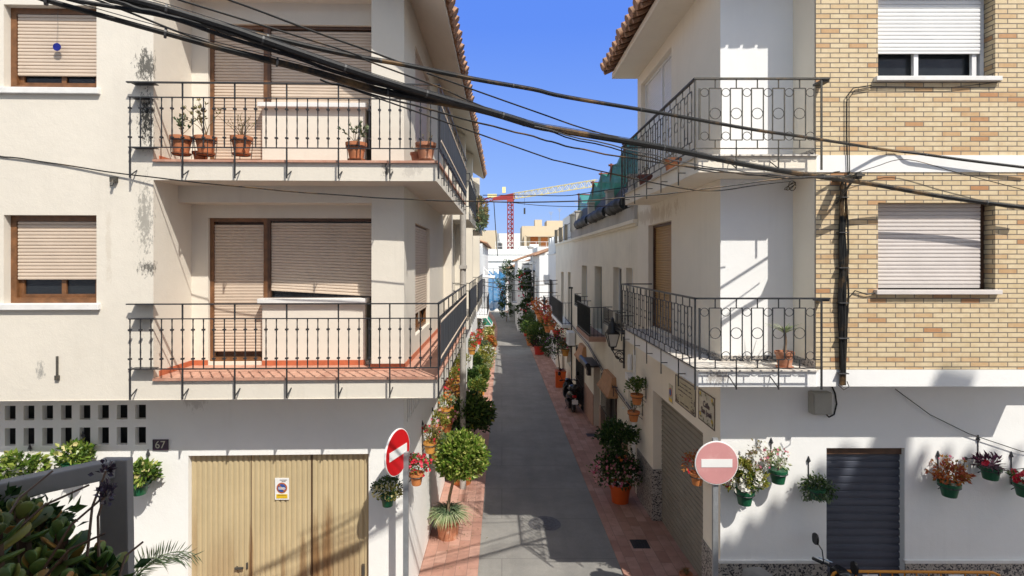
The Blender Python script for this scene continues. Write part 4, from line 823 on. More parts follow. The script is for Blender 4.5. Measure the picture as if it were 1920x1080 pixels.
# ------------------------------------------------------------------ terrace net and rolled tarpaulins on the old cream house
NT = thing('terrace_shelter', 'green shade net stretched over rusty posts on the cream house terrace', 'shade net', (3.6, 17, 1.26))
mb = MB()
for y, zt in ((14.2, 3.1), (16.0, 2.85), (17.6, 2.85), (19.2, 2.8), (22.7, 2.8)):
    mb = MB(); mb.tube([(3.26, y, 1.2), (3.28, y, zt+.05)], .035, 6); mb.tube([(3.2, y, zt), (4.8, y, zt-.05), (4.8, y, 1.2)], .035, 5); mb.build('post', M['rust_post'], NT)
mb = MB(); pr = [(12.6, 3.1), (14.2, 3.1), (15.1, 2.75), (16.0, 2.85), (16.8, 2.65), (17.6, 2.85), (18.4, 2.5), (19.2, 2.8), (20.6, 2.2), (21.8, 2.35), (22.7, 2.8)]
for (a, za), (b_, zb) in zip(pr, pr[1:]):
    for (xa, xb, ta, tb) in ((3.22, 3.2, 0, .5), (3.2, 3.3, .5, 1)):
        mb.quad((xa, a, 1.3+(za-1.3)*ta), (xa, b_, 1.3+(zb-1.3)*ta), (xb+.05*math.sin(b_*2), b_, 1.3+(zb-1.3)*tb), (xb+.05*math.sin(a*2), a, 1.3+(za-1.3)*tb))
    mb.quad((3.3, a, za), (3.3, b_, zb), (4.8, b_, zb-.1), (4.8, a, za-.1))
mb.build('net', M['net_green'], NT)
rl = ['nearest to the corner house', 'in the middle of the terrace edge', 'at the far end of the terrace']
for i, (y0, y1) in enumerate(((13.2, 14.95), (15.5, 18.1), (18.7, 21.3))):
    mb = MB(); n = 14; pts = [(3.06-.05*math.sin(math.pi*k/n), y0+(y1-y0)*k/n, 1.42+.02*math.sin(k*2)) for k in range(n+1)]
    mb.tube(pts, [.17+.02*math.sin(k*2.3)+.012*math.sin(k*5.1) for k in range(n+1)], 10); mb.quad((3.1,y0,1.45),(3.1,y1,1.45),(3.22,y1,2.05),(3.22,y0,1.95))
    tag(mb.build('rolled_tarpaulin', M['black_tarp'], smooth=True, origin=(2.95, (y0+y1)/2, 1.2)), 'black rolled tarpaulin over the parapet ' + rl[i], 'tarpaulin', 'rolled tarpaulins on the terrace edge')
# ------------------------------------------------------------------ wall lantern, air conditioners, junction tube
LN = thing('wall_lantern', 'black iron street lantern on a scroll bracket on the cream wall', 'street lamp', (3.13, 13.6, -2.3)); lx, ly = 2.82, 13.6
mb = MB(); mb.box(3.09, 3.13, ly-.03, ly+.03, -2.75, -1.95); mb.tube([(3.1, ly, -2.3), (lx, ly, -2.28)], .016, 6)
for (cx, cz, R) in ((2.99, -2.42, .10), (2.99, -2.42, .055), (3.05, -2.55, .05)): mb.tube([(cx+R*math.cos(a*.4), ly, cz+R*math.sin(a*.4)) for a in range(15)], .013, 5)
mb.tube([(3.1, ly, -2.62), (3.02, ly, -2.53), (2.9, ly, -2.44), (lx, ly, -2.3)], .016, 6); mb.build('bracket', M['iron'], LN)
mb = MB()
for sx, sy in ((-1,-1), (1,-1), (1,1), (-1,1)): mb.tube([(lx+sx*.075, ly+sy*.075, -2.2), (lx+sx*.15, ly+sy*.15, -1.86)], .012, 4)
for z, w in ((-2.2, .08), (-1.86, .155)): mb.box(lx-w, lx+w, ly-w, ly+w, z-.012, z+.012)
mb.tube([(lx, ly, -2.3), (lx, ly, -2.2)], [.03, .06], 8); mb.build('cage', M['iron'], LN)
mb = MB(); mb.hexa([(lx-.065,ly-.065,-2.19),(lx+.065,ly-.065,-2.19),(lx+.065,ly+.065,-2.19),(lx-.065,ly+.065,-2.19),(lx-.14,ly-.14,-1.87),(lx+.14,ly-.14,-1.87),(lx+.14,ly+.14,-1.87),(lx-.14,ly+.14,-1.87)]); mb.build('pane', M['lamp_glass'], LN)
mb = MB(); mb.lathe([(.17,-1.85),(.16,-1.80),(.12,-1.74),(.11,-1.64),(.06,-1.58),(.04,-1.52),(.05,-1.50),(.0,-1.44)], (lx, ly, 0), 12); mb.build('hood', M['iron'], LN, smooth=True)
def ac(name, label, x, y, z, s=1):
    t = thing(name, label, 'air conditioner', (x, y, z)); mb = MB(); mb.box(x-.3*s, x, y-.4, y+.4, z-.28, z+.28); mb.build('case', M['alu'], t, bevel=.02)
    mb = MB(); mb.lathe([(0,-.01),(.2,-.01),(.2,.02),(0,.02)], (x-.3*s, y+.08, z), 16, 'x'); mb.build('fan_grille', M['galv'], t)
    mb = MB(); mb.box(x-.28, x+.02, y-.3, y-.27, z-.33, z-.28); mb.box(x-.28, x+.02, y+.27, y+.3, z-.33, z-.28); mb.build('bracket', M['iron'], t)
ac('air_conditioner', 'white air conditioner low on the wall beside the clay canopy', 3.1, 22.9, -3.33); ac('air_conditioner', 'pale air conditioner high on the white scalloped house', 3.1, 35.55, -1.25)
mb = MB(); mb.lathe([(.0,-2.62),(.06,-2.62),(.06,-2.28),(.045,-2.25),(0,-2.25)], (3.06, 12.75, 0), 10); mb.box(2.98, 3.13, 12.6, 12.9, -2.85, -2.7); mb.box(3.09, 3.13, 12.45, 12.55, -3.4, -2.1)
tag(mb.build('junction_tube', M['alu'], smooth=True, origin=(3.1, 12.75, -2.4)), 'white upright cable junction tube on the wall below the right balcony', 'junction box')
# drain covers
def cover(label, px, py, r, y): 
    p = at(px, py, y); t = thing('manhole_cover', label, 'manhole cover', (p.x, y, gz(y)+.004)); z = gz(y)+.006
    mb = MB(); mb.lathe([(0,z-.02),(r*.86,z-.02),(r*.86,z),(0,z)], (p.x, y, 0), 28)
    for i in range(-3, 4): mb.box(p.x-r*.6, p.x+r*.6, y+i*r*.2-.012, y+i*r*.2+.012, z, z+.006)
    [mb.ring((p.x, y, z+.003), r*q, .008) for q in (.25, .45, .7)]; mb.build('lid', M['manhole'], t); mb = MB(); mb.lathe([(r*.89,z-.02),(r,z-.02),(r,z+.004),(r*.89,z+.004)], (p.x, y, 0), 28); mb.build('rim', M['manhole'], t)
cover('round iron manhole cover in the asphalt', 1021, 981, .33, 10.95)
for (px, py, l) in ((1109, 818, 'dark drain grate in the right pavement behind the scooter side'), (1200, 1024, 'dark drain grate in the right pavement by the grey garage door')):
    y = 5.03/((py-488)/1000-.036); x = (px-941)*y/1000; z = gz(y)+.036; mb = MB(); mb.box(x-.16, x+.16, y-.16, y+.16, z-.02, z)
    for i in range(6): mb.box(x-.13+i*.05, x-.11+i*.05, y-.13, y+.13, z, z+.006)
    tag(mb.build('drain_grate', M['iron'], origin=(x, y, z)), l, 'drain')
# roof clutter on the skyline and an awning on the far left
for (x, y, z, h, l) in ((12.2, 113, 8.4, 2.6, 'thin television aerial on the cream skyline block'), (10.5, 114, 8.4, 2.0, 'second shorter television aerial on the cream skyline block'), (6.9, 47, 4.3, .9, 'aerial on the white gabled wall')):
    mb = MB(); mb.tube([(x,y,z),(x,y,z+h)], .035, 4)
    for i in range(4): mb.tube([(x-.5+.08*i,y,z+h-.1-.18*i),(x+.5-.08*i,y,z+h-.1-.18*i)], .025, 4)
    tag(mb.build('roof_aerial', M['galv'], origin=(x,y,z)), l, 'aerial', 'television aerials on the roofs')
for (x, y, z, m_, l) in ((1.6, 95, 1.6, 'tan_house', 'small tan brick chimney below the crane mast'), (3.4, 86, .9, 'white_house', 'white round water tank on the street end roof'), (4.6, 88, .9, 'scoot_grey', 'dark water tank on the street end roof')):
    mb = MB()
    if 'chimney' in l: mb.box(x-.6, x+.6, y-.4, y+.4, -3, z+.3)
    else: mb.lathe([(0,z-.1),(.75,z-.1),(.8,z+.9),(.6,z+1.3),(0,z+1.4)], (x,y,0), 14)
    tag(mb.build('chimney' if 'chimney' in l else 'water_tank', M[m_], origin=(x,y,z-.1)), l, 'chimney' if 'chimney' in l else 'water tank')
mb = MB()
for i in range(7): x = -1+i*1.6; mb.tube([(x, 84, 1.7), (x, 84, 2.9)], .03, 4)
for z in (2.2, 2.9): mb.tube([(-1, 84, z), (8.6, 84, z)], .03, 4)
tag(mb.build('roof_railing', M['alu'], origin=(3, 84, 1.7)), 'white pipe railing on the roof at the street end', 'railing')
t = thing('awning', 'green and white shop awning low on the far left wall', 'awning', (-1.4, 40, -4.4)); mb = MB(); mb.hexa([(-1.4,39.6,-4.75),(-.72,39.6,-4.85),(-.72,42,-4.85),(-1.4,42,-4.75),(-1.4,39.6,-3.95),(-1.38,39.6,-3.93),(-1.38,42,-3.93),(-1.4,42,-3.95)]); mb.build('cloth', M['awning_green'], t); mb = MB(); mb.box(-1.4, -.7, 39.56, 42.02, -4.9, -4.84); mb.bar((-1.39,39.57,-3.94),(-.71,39.57,-4.86), .05, .05); mb.build('white_edge', M['alu'], t)
t = thing('hanging_plants', 'dry straggling plants hanging on the last upper left balcony rail', 'plants', (-.85, 20, 1.3)); mb = MB(); mb.crown((-.82, 20.2, 1.75), (.22, 1.6, .55), 700, .16, .06, clumps=18); mb.build('foliage', M['leaf_dry'], t); mb = MB(); mb.crown((-.80, 19.6, 1.35), (.2, 1.4, .45), 400, .15, .06, clumps=14); mb.build('foliage', M['leaf_grey'], t)
mb = MB(); mb.box(-.86, -.83, 18.8, 22.8, 1.45, 2.15); mb.build('reed_screen', M['canopy'], t)
# ================================================================== road signs
def no_entry(label, x, y, zc, R, face, rot, post_off):
    t = thing('no_entry_sign', label, 'road sign', (x, y, G)); m = Matrix.Translation((x, y, 0)) @ Matrix.Rotation(rot, 4, 'Z') @ Matrix.Translation((-x, -y, 0))
    def bd(mb, n, mt): mb.v = [tuple(m @ Vector(v)) for v in mb.v]; return mb.build(n, mt, t, smooth=(n == 'post'))
    mb = MB(); mb.lathe([(0,-.012),(R,-.012),(R+.004,0),(R,.012),(0,.012)], (x, y-.05, zc), 40, 'y'); bd(mb, 'rim', M['sign_white'])
    mb = MB(); mb.lathe([(0,-.003),(R*.965,-.003),(R*.965,.0),(0,.0)], (x, y-.0625, zc), 40, 'y'); bd(mb, 'face', face)
    mb = MB(); mb.box(x-R*.72, x+R*.72, y-.0695, y-.066, zc-R*.19, zc+R*.19); bd(mb, 'white_bar', M['sign_white'])
    mb = MB(); mb.box(x+post_off-.035, x+post_off+.035, y-.03+abs(post_off), y+.02+abs(post_off), G, zc+(R+.03 if not post_off else -.05)); mb.build('post', M['galv'], t)
    mb = MB(); mb.box(x-.06, x+.06, y-.04, y+.03, zc-.06, zc-.02); mb.box(x-.06, x+.06, y-.04, y+.03, zc+.05, zc+.09); bd(mb, 'clamp', M['iron_rust'])
    return t
no_entry('faded pink no entry sign on a grey post before the right corner', 2.94, 7.36, -2.775, .295, M['sign_pink'], 0, 0)
no_entry('bright red no entry sign turned towards the street on the left', -1.44, 7.12, -2.555, .305, M['sign_red'], math.radians(70), .135)
# ================================================================== scooters
def scooter(label, loc, rz, body, seatm, plate=True, box=True, boxm=None):
    t = thing('scooter', label, 'scooter', loc); ORG[t.name] = Vector((0,0,0))
    for y, r in ((-.48, .235), (.72, .24)):
        mb = MB(); mb.lathe([(r-.1,-.035),(r-.03,-.055),(r,-.03),(r,.03),(r-.03,.055),(r-.1,.035)], (0, y, r), 24, 'x'); w = mb.build('wheel', M['rubber'], t, smooth=True)
        mb = MB(); mb.lathe([(0,-.05),(.14,-.035),(.14,.035),(0,.05)], (0, y, r), 14, 'x'); mb.build('rim', M['galv'], w)
    mb = MB(); mb.loft([(-.72,0,.70,.05,.05),(-.6,0,.68,.15,.13),(-.3,0,.62,.19,.17),(0,0,.52,.19,.16),(.15,0,.40,.17,.10)]); mb.loft([(.1,0,.33,.17,.05),(.45,0,.34,.17,.05)]); mb.loft([(.40,0,.55,.20,.28),(.50,0,.62,.23,.36),(.60,0,.66,.16,.32),(.68,0,.7,.06,.2)]); mb.loft([(.45,0,.22,.03,.03),(.72,0,.5,.09,.05),(.95,0,.42,.07,.04)])
    mb.tube([(0, .72, .24), (0, .55, .95)], .035, 8); mb.box(-.2, -.09, -.6, -.1, .18, .42); mb.build('body', body, t, smooth=True)
    mb = MB(); mb.loft([(-.72,0,.80,.10,.03),(-.5,0,.84,.15,.05),(-.15,0,.83,.15,.05),(.08,0,.80,.12,.04)]); mb.build('seat', seatm, t, smooth=True)
    mb = MB(); mb.tube([(-.33,.42,1.0),(-.2,.5,1.0),(0,.56,.98),(.2,.5,1.0),(.33,.42,1.0)], .016, 6); mb.tube([(-.36,.40,1.0),(-.23,.46,1.0)], .022, 6); mb.tube([(.36,.40,1.0),(.23,.46,1.0)], .022, 6); mb.loft([(.46,0,.98,.10,.06),(.56,0,.98,.13,.09),(.64,0,.96,.08,.07)]); mb.build('handlebar', body, t, smooth=True)
    for s in (-1, 1):
        mb = MB(); mb.tube([(s*.24,.48,1.0),(s*.3,.5,1.14),(s*.34,.46,1.22)], .008, 5); mb.loft([(.43,s*.36,1.27,.055,.075),(.455,s*.36,1.27,.06,.08),(.47,s*.36,1.27,.04,.05)]); mb.build('mirror', M['scoot_black'], t, smooth=True)
        mb = MB(); mb.tube([(s*.33,.47,1.02),(s*.2,.58,1.02)], .008, 5); mb.build('brake_lever', M['chrome'], t)
    mb = MB(); mb.loft([(-.78,0,.66,.07,.04),(-.70,0,.66,.09,.05)]); mb.build('tail_light', M['tail_red'], t, smooth=True)
    if plate: mb = MB(); mb.box(-.11, .11, -.80, -.79, .38, .54); mb.bar((0,-.6,.5), (0,-.79,.46), .14, .02); mb.build('licence_plate', M['sign_white'], t)
    mb = MB(); mb.tube([(.17,-.1,.26),(.19,-.5,.30),(.19,-.78,.33)], [.03,.055,.05], 10); mb.build('exhaust', M['chrome'], t, smooth=True)
    if box: mb = MB(); mb.loft([(-.80,0,.93,.12,.09),(-.74,0,.95,.2,.13),(-.52,0,.95,.2,.13),(-.46,0,.94,.16,.1)]); mb.build('top_box', boxm or body, t, smooth=True)
    mb = MB(); mb.tube([(-.05,-.05,.3),(-.22,-.02,.02)], .012, 5); mb.build('stand', M['iron'], t)
    t.rotation_euler = (0,0,rz); return t
scooter('black scooter with a white number plate parked on the right pavement', (2.66, 20.6, gz(20.6)+.03), math.radians(4), M['scoot_black'], M['scoot_black'])
scooter('grey seated scooter by the orange barrier, its mirror rising before the blue door', (4.02, 7.12, G+.13), math.radians(-84), M['scoot_black'], M['scoot_grey'], boxm=M['scoot_grey'])
# orange barrier
BR = thing('crowd_barrier', 'orange tubular crowd barrier before the blue roller door', 'barrier', (5.6, 7.15, G+.14)); z0 = G+.14; x0, x1, zt = 4.42, 6.70, -4.17; y = 7.15
mb = MB(); pts = [(x0, y, z0+.2)] + [(x0, y, zt-.09), (x0+.03, y, zt-.03), (x0+.09, y, zt), (x1-.12, y, zt-.015), (x1-.04, y, zt-.05), (x1, y, zt-.13), (x1, y, z0+.2), (x0, y, z0+.2)]; mb.tube(pts, .019, 8)
for i in range(1, 14): x = x0+(x1-x0)*i/14; mb.tube([(x, y, z0+.2), (x, y, zt)], .008, 5)
mb.build('frame', M['orange_steel'], BR, smooth=True)
for x in (x0+.2, x1-.2): mb = MB(); mb.tube([(x, y, z0+.2), (x, y-.25, z0), ], .015, 6); mb.tube([(x, y, z0+.2), (x, y+.25, z0)], .015, 6); mb.build('foot', M['orange_steel'], BR)
for a, b_ in ((x0+.40, x0+.60), (x0+1.55, x0+1.75)): mb = MB(); mb.box(a, b_, y-.03, y-.022, zt-.2, zt-.03); mb.build('white_plate', M['sign_white'], BR)
random.seed(5)
# ================================================================== plants
def pot(mb, x, y, z, rt, rb, h, square=False):
    if square:
        mb.hexa([(x-rb,y-rb,z),(x+rb,y-rb,z),(x+rb,y+rb,z),(x-rb,y+rb,z),(x-rt,y-rt,z+h),(x+rt,y-rt,z+h),(x+rt,y+rt,z+h),(x-rt,y+rt,z+h)]); e = rt*1.06
        for a, b, c, d in ((-e,e,-e,-rt+.01),(-e,e,rt-.01,e),(-e,-rt+.01,-rt,rt),(rt-.01,e,-rt,rt)): mb.box(x+a, x+b, y+c, y+d, z+h-.05, z+h+.01)
    else:
        mb.lathe([(0,z),(rb,z),(rb+(rt-rb)*.78,z+h*.78),(rt*1.07,z+h*.79),(rt*1.1,z+h),(rt*.98,z+h),(rt*.93,z+h*.9),(0,z+h*.9)], (x,y,0), 18)
def potted(label, x, y, z, p, fol, flo=(), trunk=None, hang=None, square=False, group=None, saucer=False, arrow=True):
    rt, rb, h, pm = p; t = thing('potted_plant', label, 'potted plant', (x, y, z), group)
    mb = MB(); pot(mb, x, y, z, rt, rb, h, square); mb.build('pot', M[pm], t, smooth=not square)
    if saucer: mb = MB(); mb.lathe([(0,z-.018),(rb*1.25,z-.018),(rb*1.35,z),(0,z)], (x,y,0), 18); mb.build('saucer', M[pm], t)
    if rt > .13: mb = MB(); mb.lathe([(0,z+h*.9),(rt*.92,z+h*.9),(rt*.6,z+h*.96),(0,z+h*.97)], (x,y,0), 12); mb.build('soil', M['soil'], t)
    if trunk: mb = MB(); mb.tube([(x, y, z+h*.9)] + trunk[0], trunk[1], 7, r2=trunk[1]*.8); mb.build('trunk', M['bark'], t, smooth=True)
    zt = z+h
    for f in fol:
        k = f[0]; mb = MB()
        if k == 'crown': mb.crown((x+f[2][0], y+f[2][1], zt+f[2][2]), f[3], f[4], f[5], f[6], **(f[7] if len(f) > 7 else {}))
        elif k == 'blades': mb.blades((x, y, zt-.03), f[2], f[3], f[4], **(f[5] if len(f) > 5 else {}))
        elif k == 'twigs':
            tips = mb.twigs((x, y, zt-.03), f[2], f[3]); mb.build('stems', M['twig'], t); mb = MB()
            for q, d in tips:
                for _ in range(f[4]): mb.leaf(q, d + Vector([random.uniform(-1,1) for _ in range(3)])*.9, f[5], f[5]*.4)
        if mb.v: mb.build('foliage', M[f[1]], t)
    for (fm, c, r, n, R) in flo:
        mb = MB()
        for _ in range(n):
            d = Vector((random.gauss(0,1), random.gauss(-.25,1), random.gauss(.25,1))).normalized()*random.uniform(.75,1.05); mb.flower((x+c[0]+d.x*r[0], y+c[1]+d.y*r[1], zt+c[2]+d.z*r[2]), R*random.uniform(.8,1.25))
        mb.build('flowers', M[fm], t)
    if hang:
        mb = MB(); ax, wv = hang                                            # wall axis and wall coordinate
        if ax == 'y': w = lambda q, zz: (x, y+(wv-y)*q, zz)
        else: w = lambda q, zz: (x+(wv-x)*q, y, zz)
        zr = z+h*.72; mb.ring((x, y, zr), rt*1.04, .006); mb.tube([w(.25, zr), w(1, zr)], .007, 5); mb.tube([w(.97, zr-.05), w(.97, zt+.30)], .008, 5); mb.tube([w(.97, zr-.12), w(.3, zr)], .006, 5)
        if arrow: c = w(.96, zt+.30); mb.lathe([(0,0),(.034,0),(.004,.075),(0,.075)], c, 4)
        mb.build('bracket', M['iron'], t)
    return t
def cr(m, c, r, n, L, W, **k): return ('crown', m, c, r, n, L, W, k)
# --- right front wall
ZW = 7.64
def fw(px, py, y=7.44): return at(px, py, y)
q = fw(1396, 945); potted('green wall pot with a big white flowering plant, nearest to the pink sign', q.x, q.y, q.z, (.125,.085,.20,'green_pot'),
    [cr('leaf_yellow', (.0,0,.17), (.26,.16,.23), 420, .07, .038), cr('leaf_mid', (.03,0,.12), (.22,.14,.16), 160, .07, .035), cr('leaf_dry', (.20,.02,.42), (.17,.1,.24), 130, .045, .03)],
    [('flower_white', (.0,0,.15), (.27,.18,.21), 120, .032), ('flower_white', (.2,0,.45), (.17,.1,.22), 34, .026), ('flower_pink', (.2,0,.40), (.16,.1,.22), 26, .02), ('flower_red', (-.24,0,.10), (.06,.06,.08), 9, .028)], hang=('y', ZW))
q = fw(1459, 905); potted('small green wall pot with thin cream pink blooms beside the white flowering one', q.x, q.y, q.z, (.115,.08,.19,'green_pot'), [cr('leaf_varieg', (0,0,.13), (.15,.1,.15), 170, .05, .03), ('twigs', 'leaf_varieg', 6, .26, 2, .04)], [('flower_pink', (.02,0,.15), (.15,.1,.14), 20, .018), ('flower_white', (.02,0,.15), (.15,.1,.15), 24, .018)], hang=('y', ZW))
q = fw(1531, 935); potted('wall pot hidden under trailing dark foliage beside the blue door', q.x, q.y, q.z, (.11,.08,.15,'green_pot'), [cr('leaf_grey', (0,0,-.03), (.24,.15,.17), 420, .05, .024, droop=.9), cr('leaf_dark', (.06,0,-.02), (.2,.14,.15), 260, .05, .028, droop=.9), cr('leaf_mid', (.0,0,.08), (.16,.1,.1), 80, .05, .02)], hang=('y', ZW))
q = fw(1780, 930); potted('green wall pot with rust red and orange leaves', q.x, q.y, q.z, (.125,.085,.19,'green_pot'), [cr('leaf_rust', (0,0,.12), (.25,.14,.16), 240, .065, .036), ('twigs', 'leaf_rust', 11, .36, 3, .055)], [('flower_orange', (0,0,.06), (.14,.1,.07), 40, .02), ('flower_pink', (.05,0,.3), (.2,.1,.1), 10, .02)], hang=('y', ZW))
q = fw(1857, 898); potted('dark green wall pot with sprawling purple pointed leaves', q.x, q.y, q.z, (.12,.085,.18,'green_pot'), [('blades', 'leaf_purple', 46, .3, .032, dict(rise=.45, spread=1.2)), cr('leaf_purple', (0,0,.05), (.2,.12,.1), 90, .09, .03)], [('flower_red', (-.12,-.05,.06), (.04,.04,.04), 6, .03)], hang=('y', ZW))
q = fw(1921, 930); potted('green wall pot with bright red flowers at the right edge', q.x, q.y, q.z, (.12,.085,.18,'green_pot'), [cr('leaf_mid', (0,0,.08), (.17,.12,.11), 130, .05, .03)], [('flower_red', (-.03,-.03,.1), (.16,.1,.1), 34, .035)], hang=('y', ZW))
mb = MB(); mb.tube([fw(1805,905,7.6), fw(1808,862,7.58), fw(1832,856,7.56), fw(1858,884,7.52)], .006, 5); mb.tube([fw(1860,885,7.5), fw(1921,878,7.5)], .006, 5); mb.lathe([(0,-.02),(.02,-.01),(.02,.02),(0,.03)], fw(1811,860,7.58), 6); tag(mb.build('wall_hook', M['iron'], origin=fw(1832,860,7.6)), 'thin iron hook rod between the rust red and purple plants', 'hook')
# --- left front wall
YL = lambda px: 7.66 + .03*min(0, (px-941)/132+1.4)
for (px, py, r, l, fl, n, pm) in ((35, 905, .34, 'bushy green wall plant with many white flowers at the left edge', 'flower_white', 46, 'green_pot'), (137, 880, .22, 'rounded green wall plant behind the grey steel rail', 'flower_yellow', 12, 'green_pot'), (262, 915, .24, 'green wall plant with small pale flowers just right of the grey steel post', 'flower_yellow', 12, 'green_pot')):
    yw = YL(px)-.18; q = at(px, py, yw); potted(l, q.x, yw, q.z-.08, (.12,.085,.18,pm), [cr('leaf_mid', (0,0,.07), (r,.16,r*.62), int(900*r), .085, .05), cr('leaf_bright', (0,0,.11), (r,.16,r*.6), int(1000*r), .085, .05)], [(fl, (0,0,.12), (r,.16,r*.62), n, .03)], hang=('y', yw+.18))
yw = 7.44; q = at(727, 948, yw); potted('small green wall pot with yellow white blooms between the garage door and red sign', q.x, yw, q.z, (.095,.07,.15,'green_pot'), [cr('leaf_dark', (0,0,.12), (.20,.14,.13), 330, .045, .026), cr('leaf_yellow', (0,-.04,.06), (.22,.14,.10), 170, .04, .026)], [('flower_yellow', (0,-.04,.06), (.22,.13,.10), 50, .02)], hang=('y', 7.66))
# --- left street wall pots: (px, py of pot centre, pot material, leaf, flower, count, label)
LWP = [(781,897,'orange_clay','leaf_mid','flower_red',60,.11,'orange wall pot with vivid red geraniums beside the red no entry sign'),
 (818,851,'ochre_pot','leaf_grey','flower_red',6,.125,'ochre wall pot with narrow greyish leaves above the round clipped tree'),
 (806,838,'ochre_pot','leaf_dry','flower_red',14,.12,'ochre wall pot with dry stems and a few red blooms by the geraniums'),
 (823,808,'orange_clay','leaf_yellow','flower_pink',16,.13,'orange wall pot with pink buds hanging left of the dark tree'),
 (838,800,'orange_clay','leaf_yellow','flower_pink',50,.14,'wall pot overflowing with pale pink blossom left of the dark tree'),
 (834,775,'ochre_pot','leaf_varieg','flower_orange',34,.14,'wall pot with cream leaves and orange flowers above the pale pink one'),
 (844,745,'terra_old','leaf_rust','flower_red',20,.15,'chalky pink clay wall pot with dark red rosettes'),
 (858,741,'ochre_pot','leaf_rust','flower_red',16,.15,'ochre wall pot with dark red rosettes beside the chalky pink pot'),
 (852,722,'ochre_pot','leaf_yellow','flower_red',24,.15,'ochre wall pot of yellow green leaves and red blooms below the balcony corner'),
 (858,703,'ochre_pot','leaf_yellow','flower_yellow',24,.15,'wall pot of yellow green foliage under the long iron balcony'),
 (864,690,'orange_clay','leaf_yellow','flower_white',20,.16,'orange wall pot with round light green foliage under the long iron balcony'),
 (885,658,'ochre_pot','leaf_mid','flower_yellow',10,.17,'ochre wall pot with small green leaves by the drain pipe'),
 (888,645,'red_pot','leaf_rust','flower_red',50,.17,'wall pot full of bright red flowers beyond the drain pipe'),
 (897,640,'red_pot','leaf_rust','flower_red',40,.19,'second red flowered wall pot farther along the left wall'),
 (900,622,'orange_clay','leaf_yellow','flower_pink',26,.22,'far orange wall pot with pinkish blooms on the left wall')]
for (px, py, pm, lf, fl, n, r, l) in LWP:
    r *= .92; n = int(n*(.8 if px < 825 else .45)); x = -1.27+.10*max(0, r-.12)/.08*.4; y = -x*1000/(941-px); z = -(py-488)*y/1000-r*.9
    potted(l, x, y, z, (r, r*.68, r*1.75, pm), [cr(lf, (.02,-.02,r*1.25), (r*1.6,r*1.5,r*1.35), 300 if px < 870 else 150, r*.42, r*.26), cr('leaf_yellow', (0,0,r*1.0), (r*1.35,r*1.35,r*1.0), 130, r*.42, r*.24)], [(fl, (.03,-.03,r*1.3), (r*1.9,r*1.8,r*1.6), int(n*1.4), r*.25)], hang=('x', -1.41), arrow=px < 830)
# --- left pavement
potted('terracotta pot with a round clipped tree on a bare stem over pale spider plants', -1.045, 10.35, gz(10.35)+.03, (.235,.19,.42,'terra_old'),
    [cr('leaf_bright', (.25,0,1.14), (.50,.50,.45), 4200, .085, .05, clumps=150, hollow=.78, spread=.16), cr('leaf_mid', (.25,0,1.12), (.42,.42,.38), 1800, .08, .045, clumps=70, hollow=.3, spread=.25), ('blades', 'leaf_varieg', 520, .72, .03, dict(rise=.55, spread=.85, fall=1.25)), ('blades', 'leaf_grey', 160, .6, .028, dict(rise=.8, spread=.8, fall=1.1))], trunk=([(-1.02,10.35,-4.6),(-.95,10.34,-4.3),(-.86,10.34,-3.95)], .032))
potted('orange pot with a dark glossy tree on a thin trunk behind the round clipped tree', -.98, 13.1, gz(13.1)+.03, (.28,.22,.42,'orange_clay'),
    [cr('leaf_dark', (.20,0,1.24), (.54,.54,.48), 2600, .125, .055, clumps=42, hollow=.35, spread=.3), cr('leaf_yellow', (.20,0,1.24), (.54,.54,.46), 170, .11, .05, clumps=14), cr('leaf_mid', (.20,-.1,1.30), (.53,.5,.46), 700, .12, .05, clumps=24)], trunk=([(-.9,13.1,-4.5),(-.75,13.1,-4.0),(-.68,13.1,-3.6)], .022))
LFP = [(-1.08,16.5,'orange_clay','leaf_grey',.30,.35,'greyish agave like plant in an orange pot behind the dark tree',0,None),
 (-.90,18.6,'orange_clay','leaf_yellow',.34,.38,'yellow green shrub in an orange pot behind the greyish agave',0,'flower_white'),
 (-.86,21.0,'ochre_pot','leaf_mid',.46,.62,'square ochre planter with a dense mid green bush, nearest of the square planters',1,None),
 (-1.12,21.8,'orange_clay','leaf_dark',.42,1.0,'tall dark bush pressed to the left wall by the square planters',0,None),
 (-.80,23.2,'ochre_pot','leaf_mid',.46,.75,'square ochre planter with a fuller green bush, farther of the square planters',1,None),
 (-1.10,25.0,'orange_clay','leaf_dark',.45,1.25,'tall blackish green conifer like bush at the left wall',0,None),
 (-.78,26.6,'orange_clay','leaf_yellow',.60,.9,'wide feathery light green shrub on the left pavement',0,None),
 (-.74,29.5,'orange_clay','leaf_yellow',.70,1.0,'second feathery light green shrub beyond the wide one',0,'flower_white'),
 (-1.0,32.0,'orange_clay','leaf_grey',.62,.95,'soft grey green shrub on the left pavement far back',0,None),
 (-.72,35.5,'orange_pot','leaf_rust',.60,.9,'bright orange pot with orange blossom at the pavement edge',0,'flower_orange'),
 (-.98,38.5,'orange_clay','leaf_yellow',.72,1.2,'yellowish bush left of the bright orange pot',0,'flower_yellow'),
 (-1.0,43.0,'orange_clay','leaf_mid',.8,1.3,'last green bush on the left pavement before the bend',0,'flower_orange')]
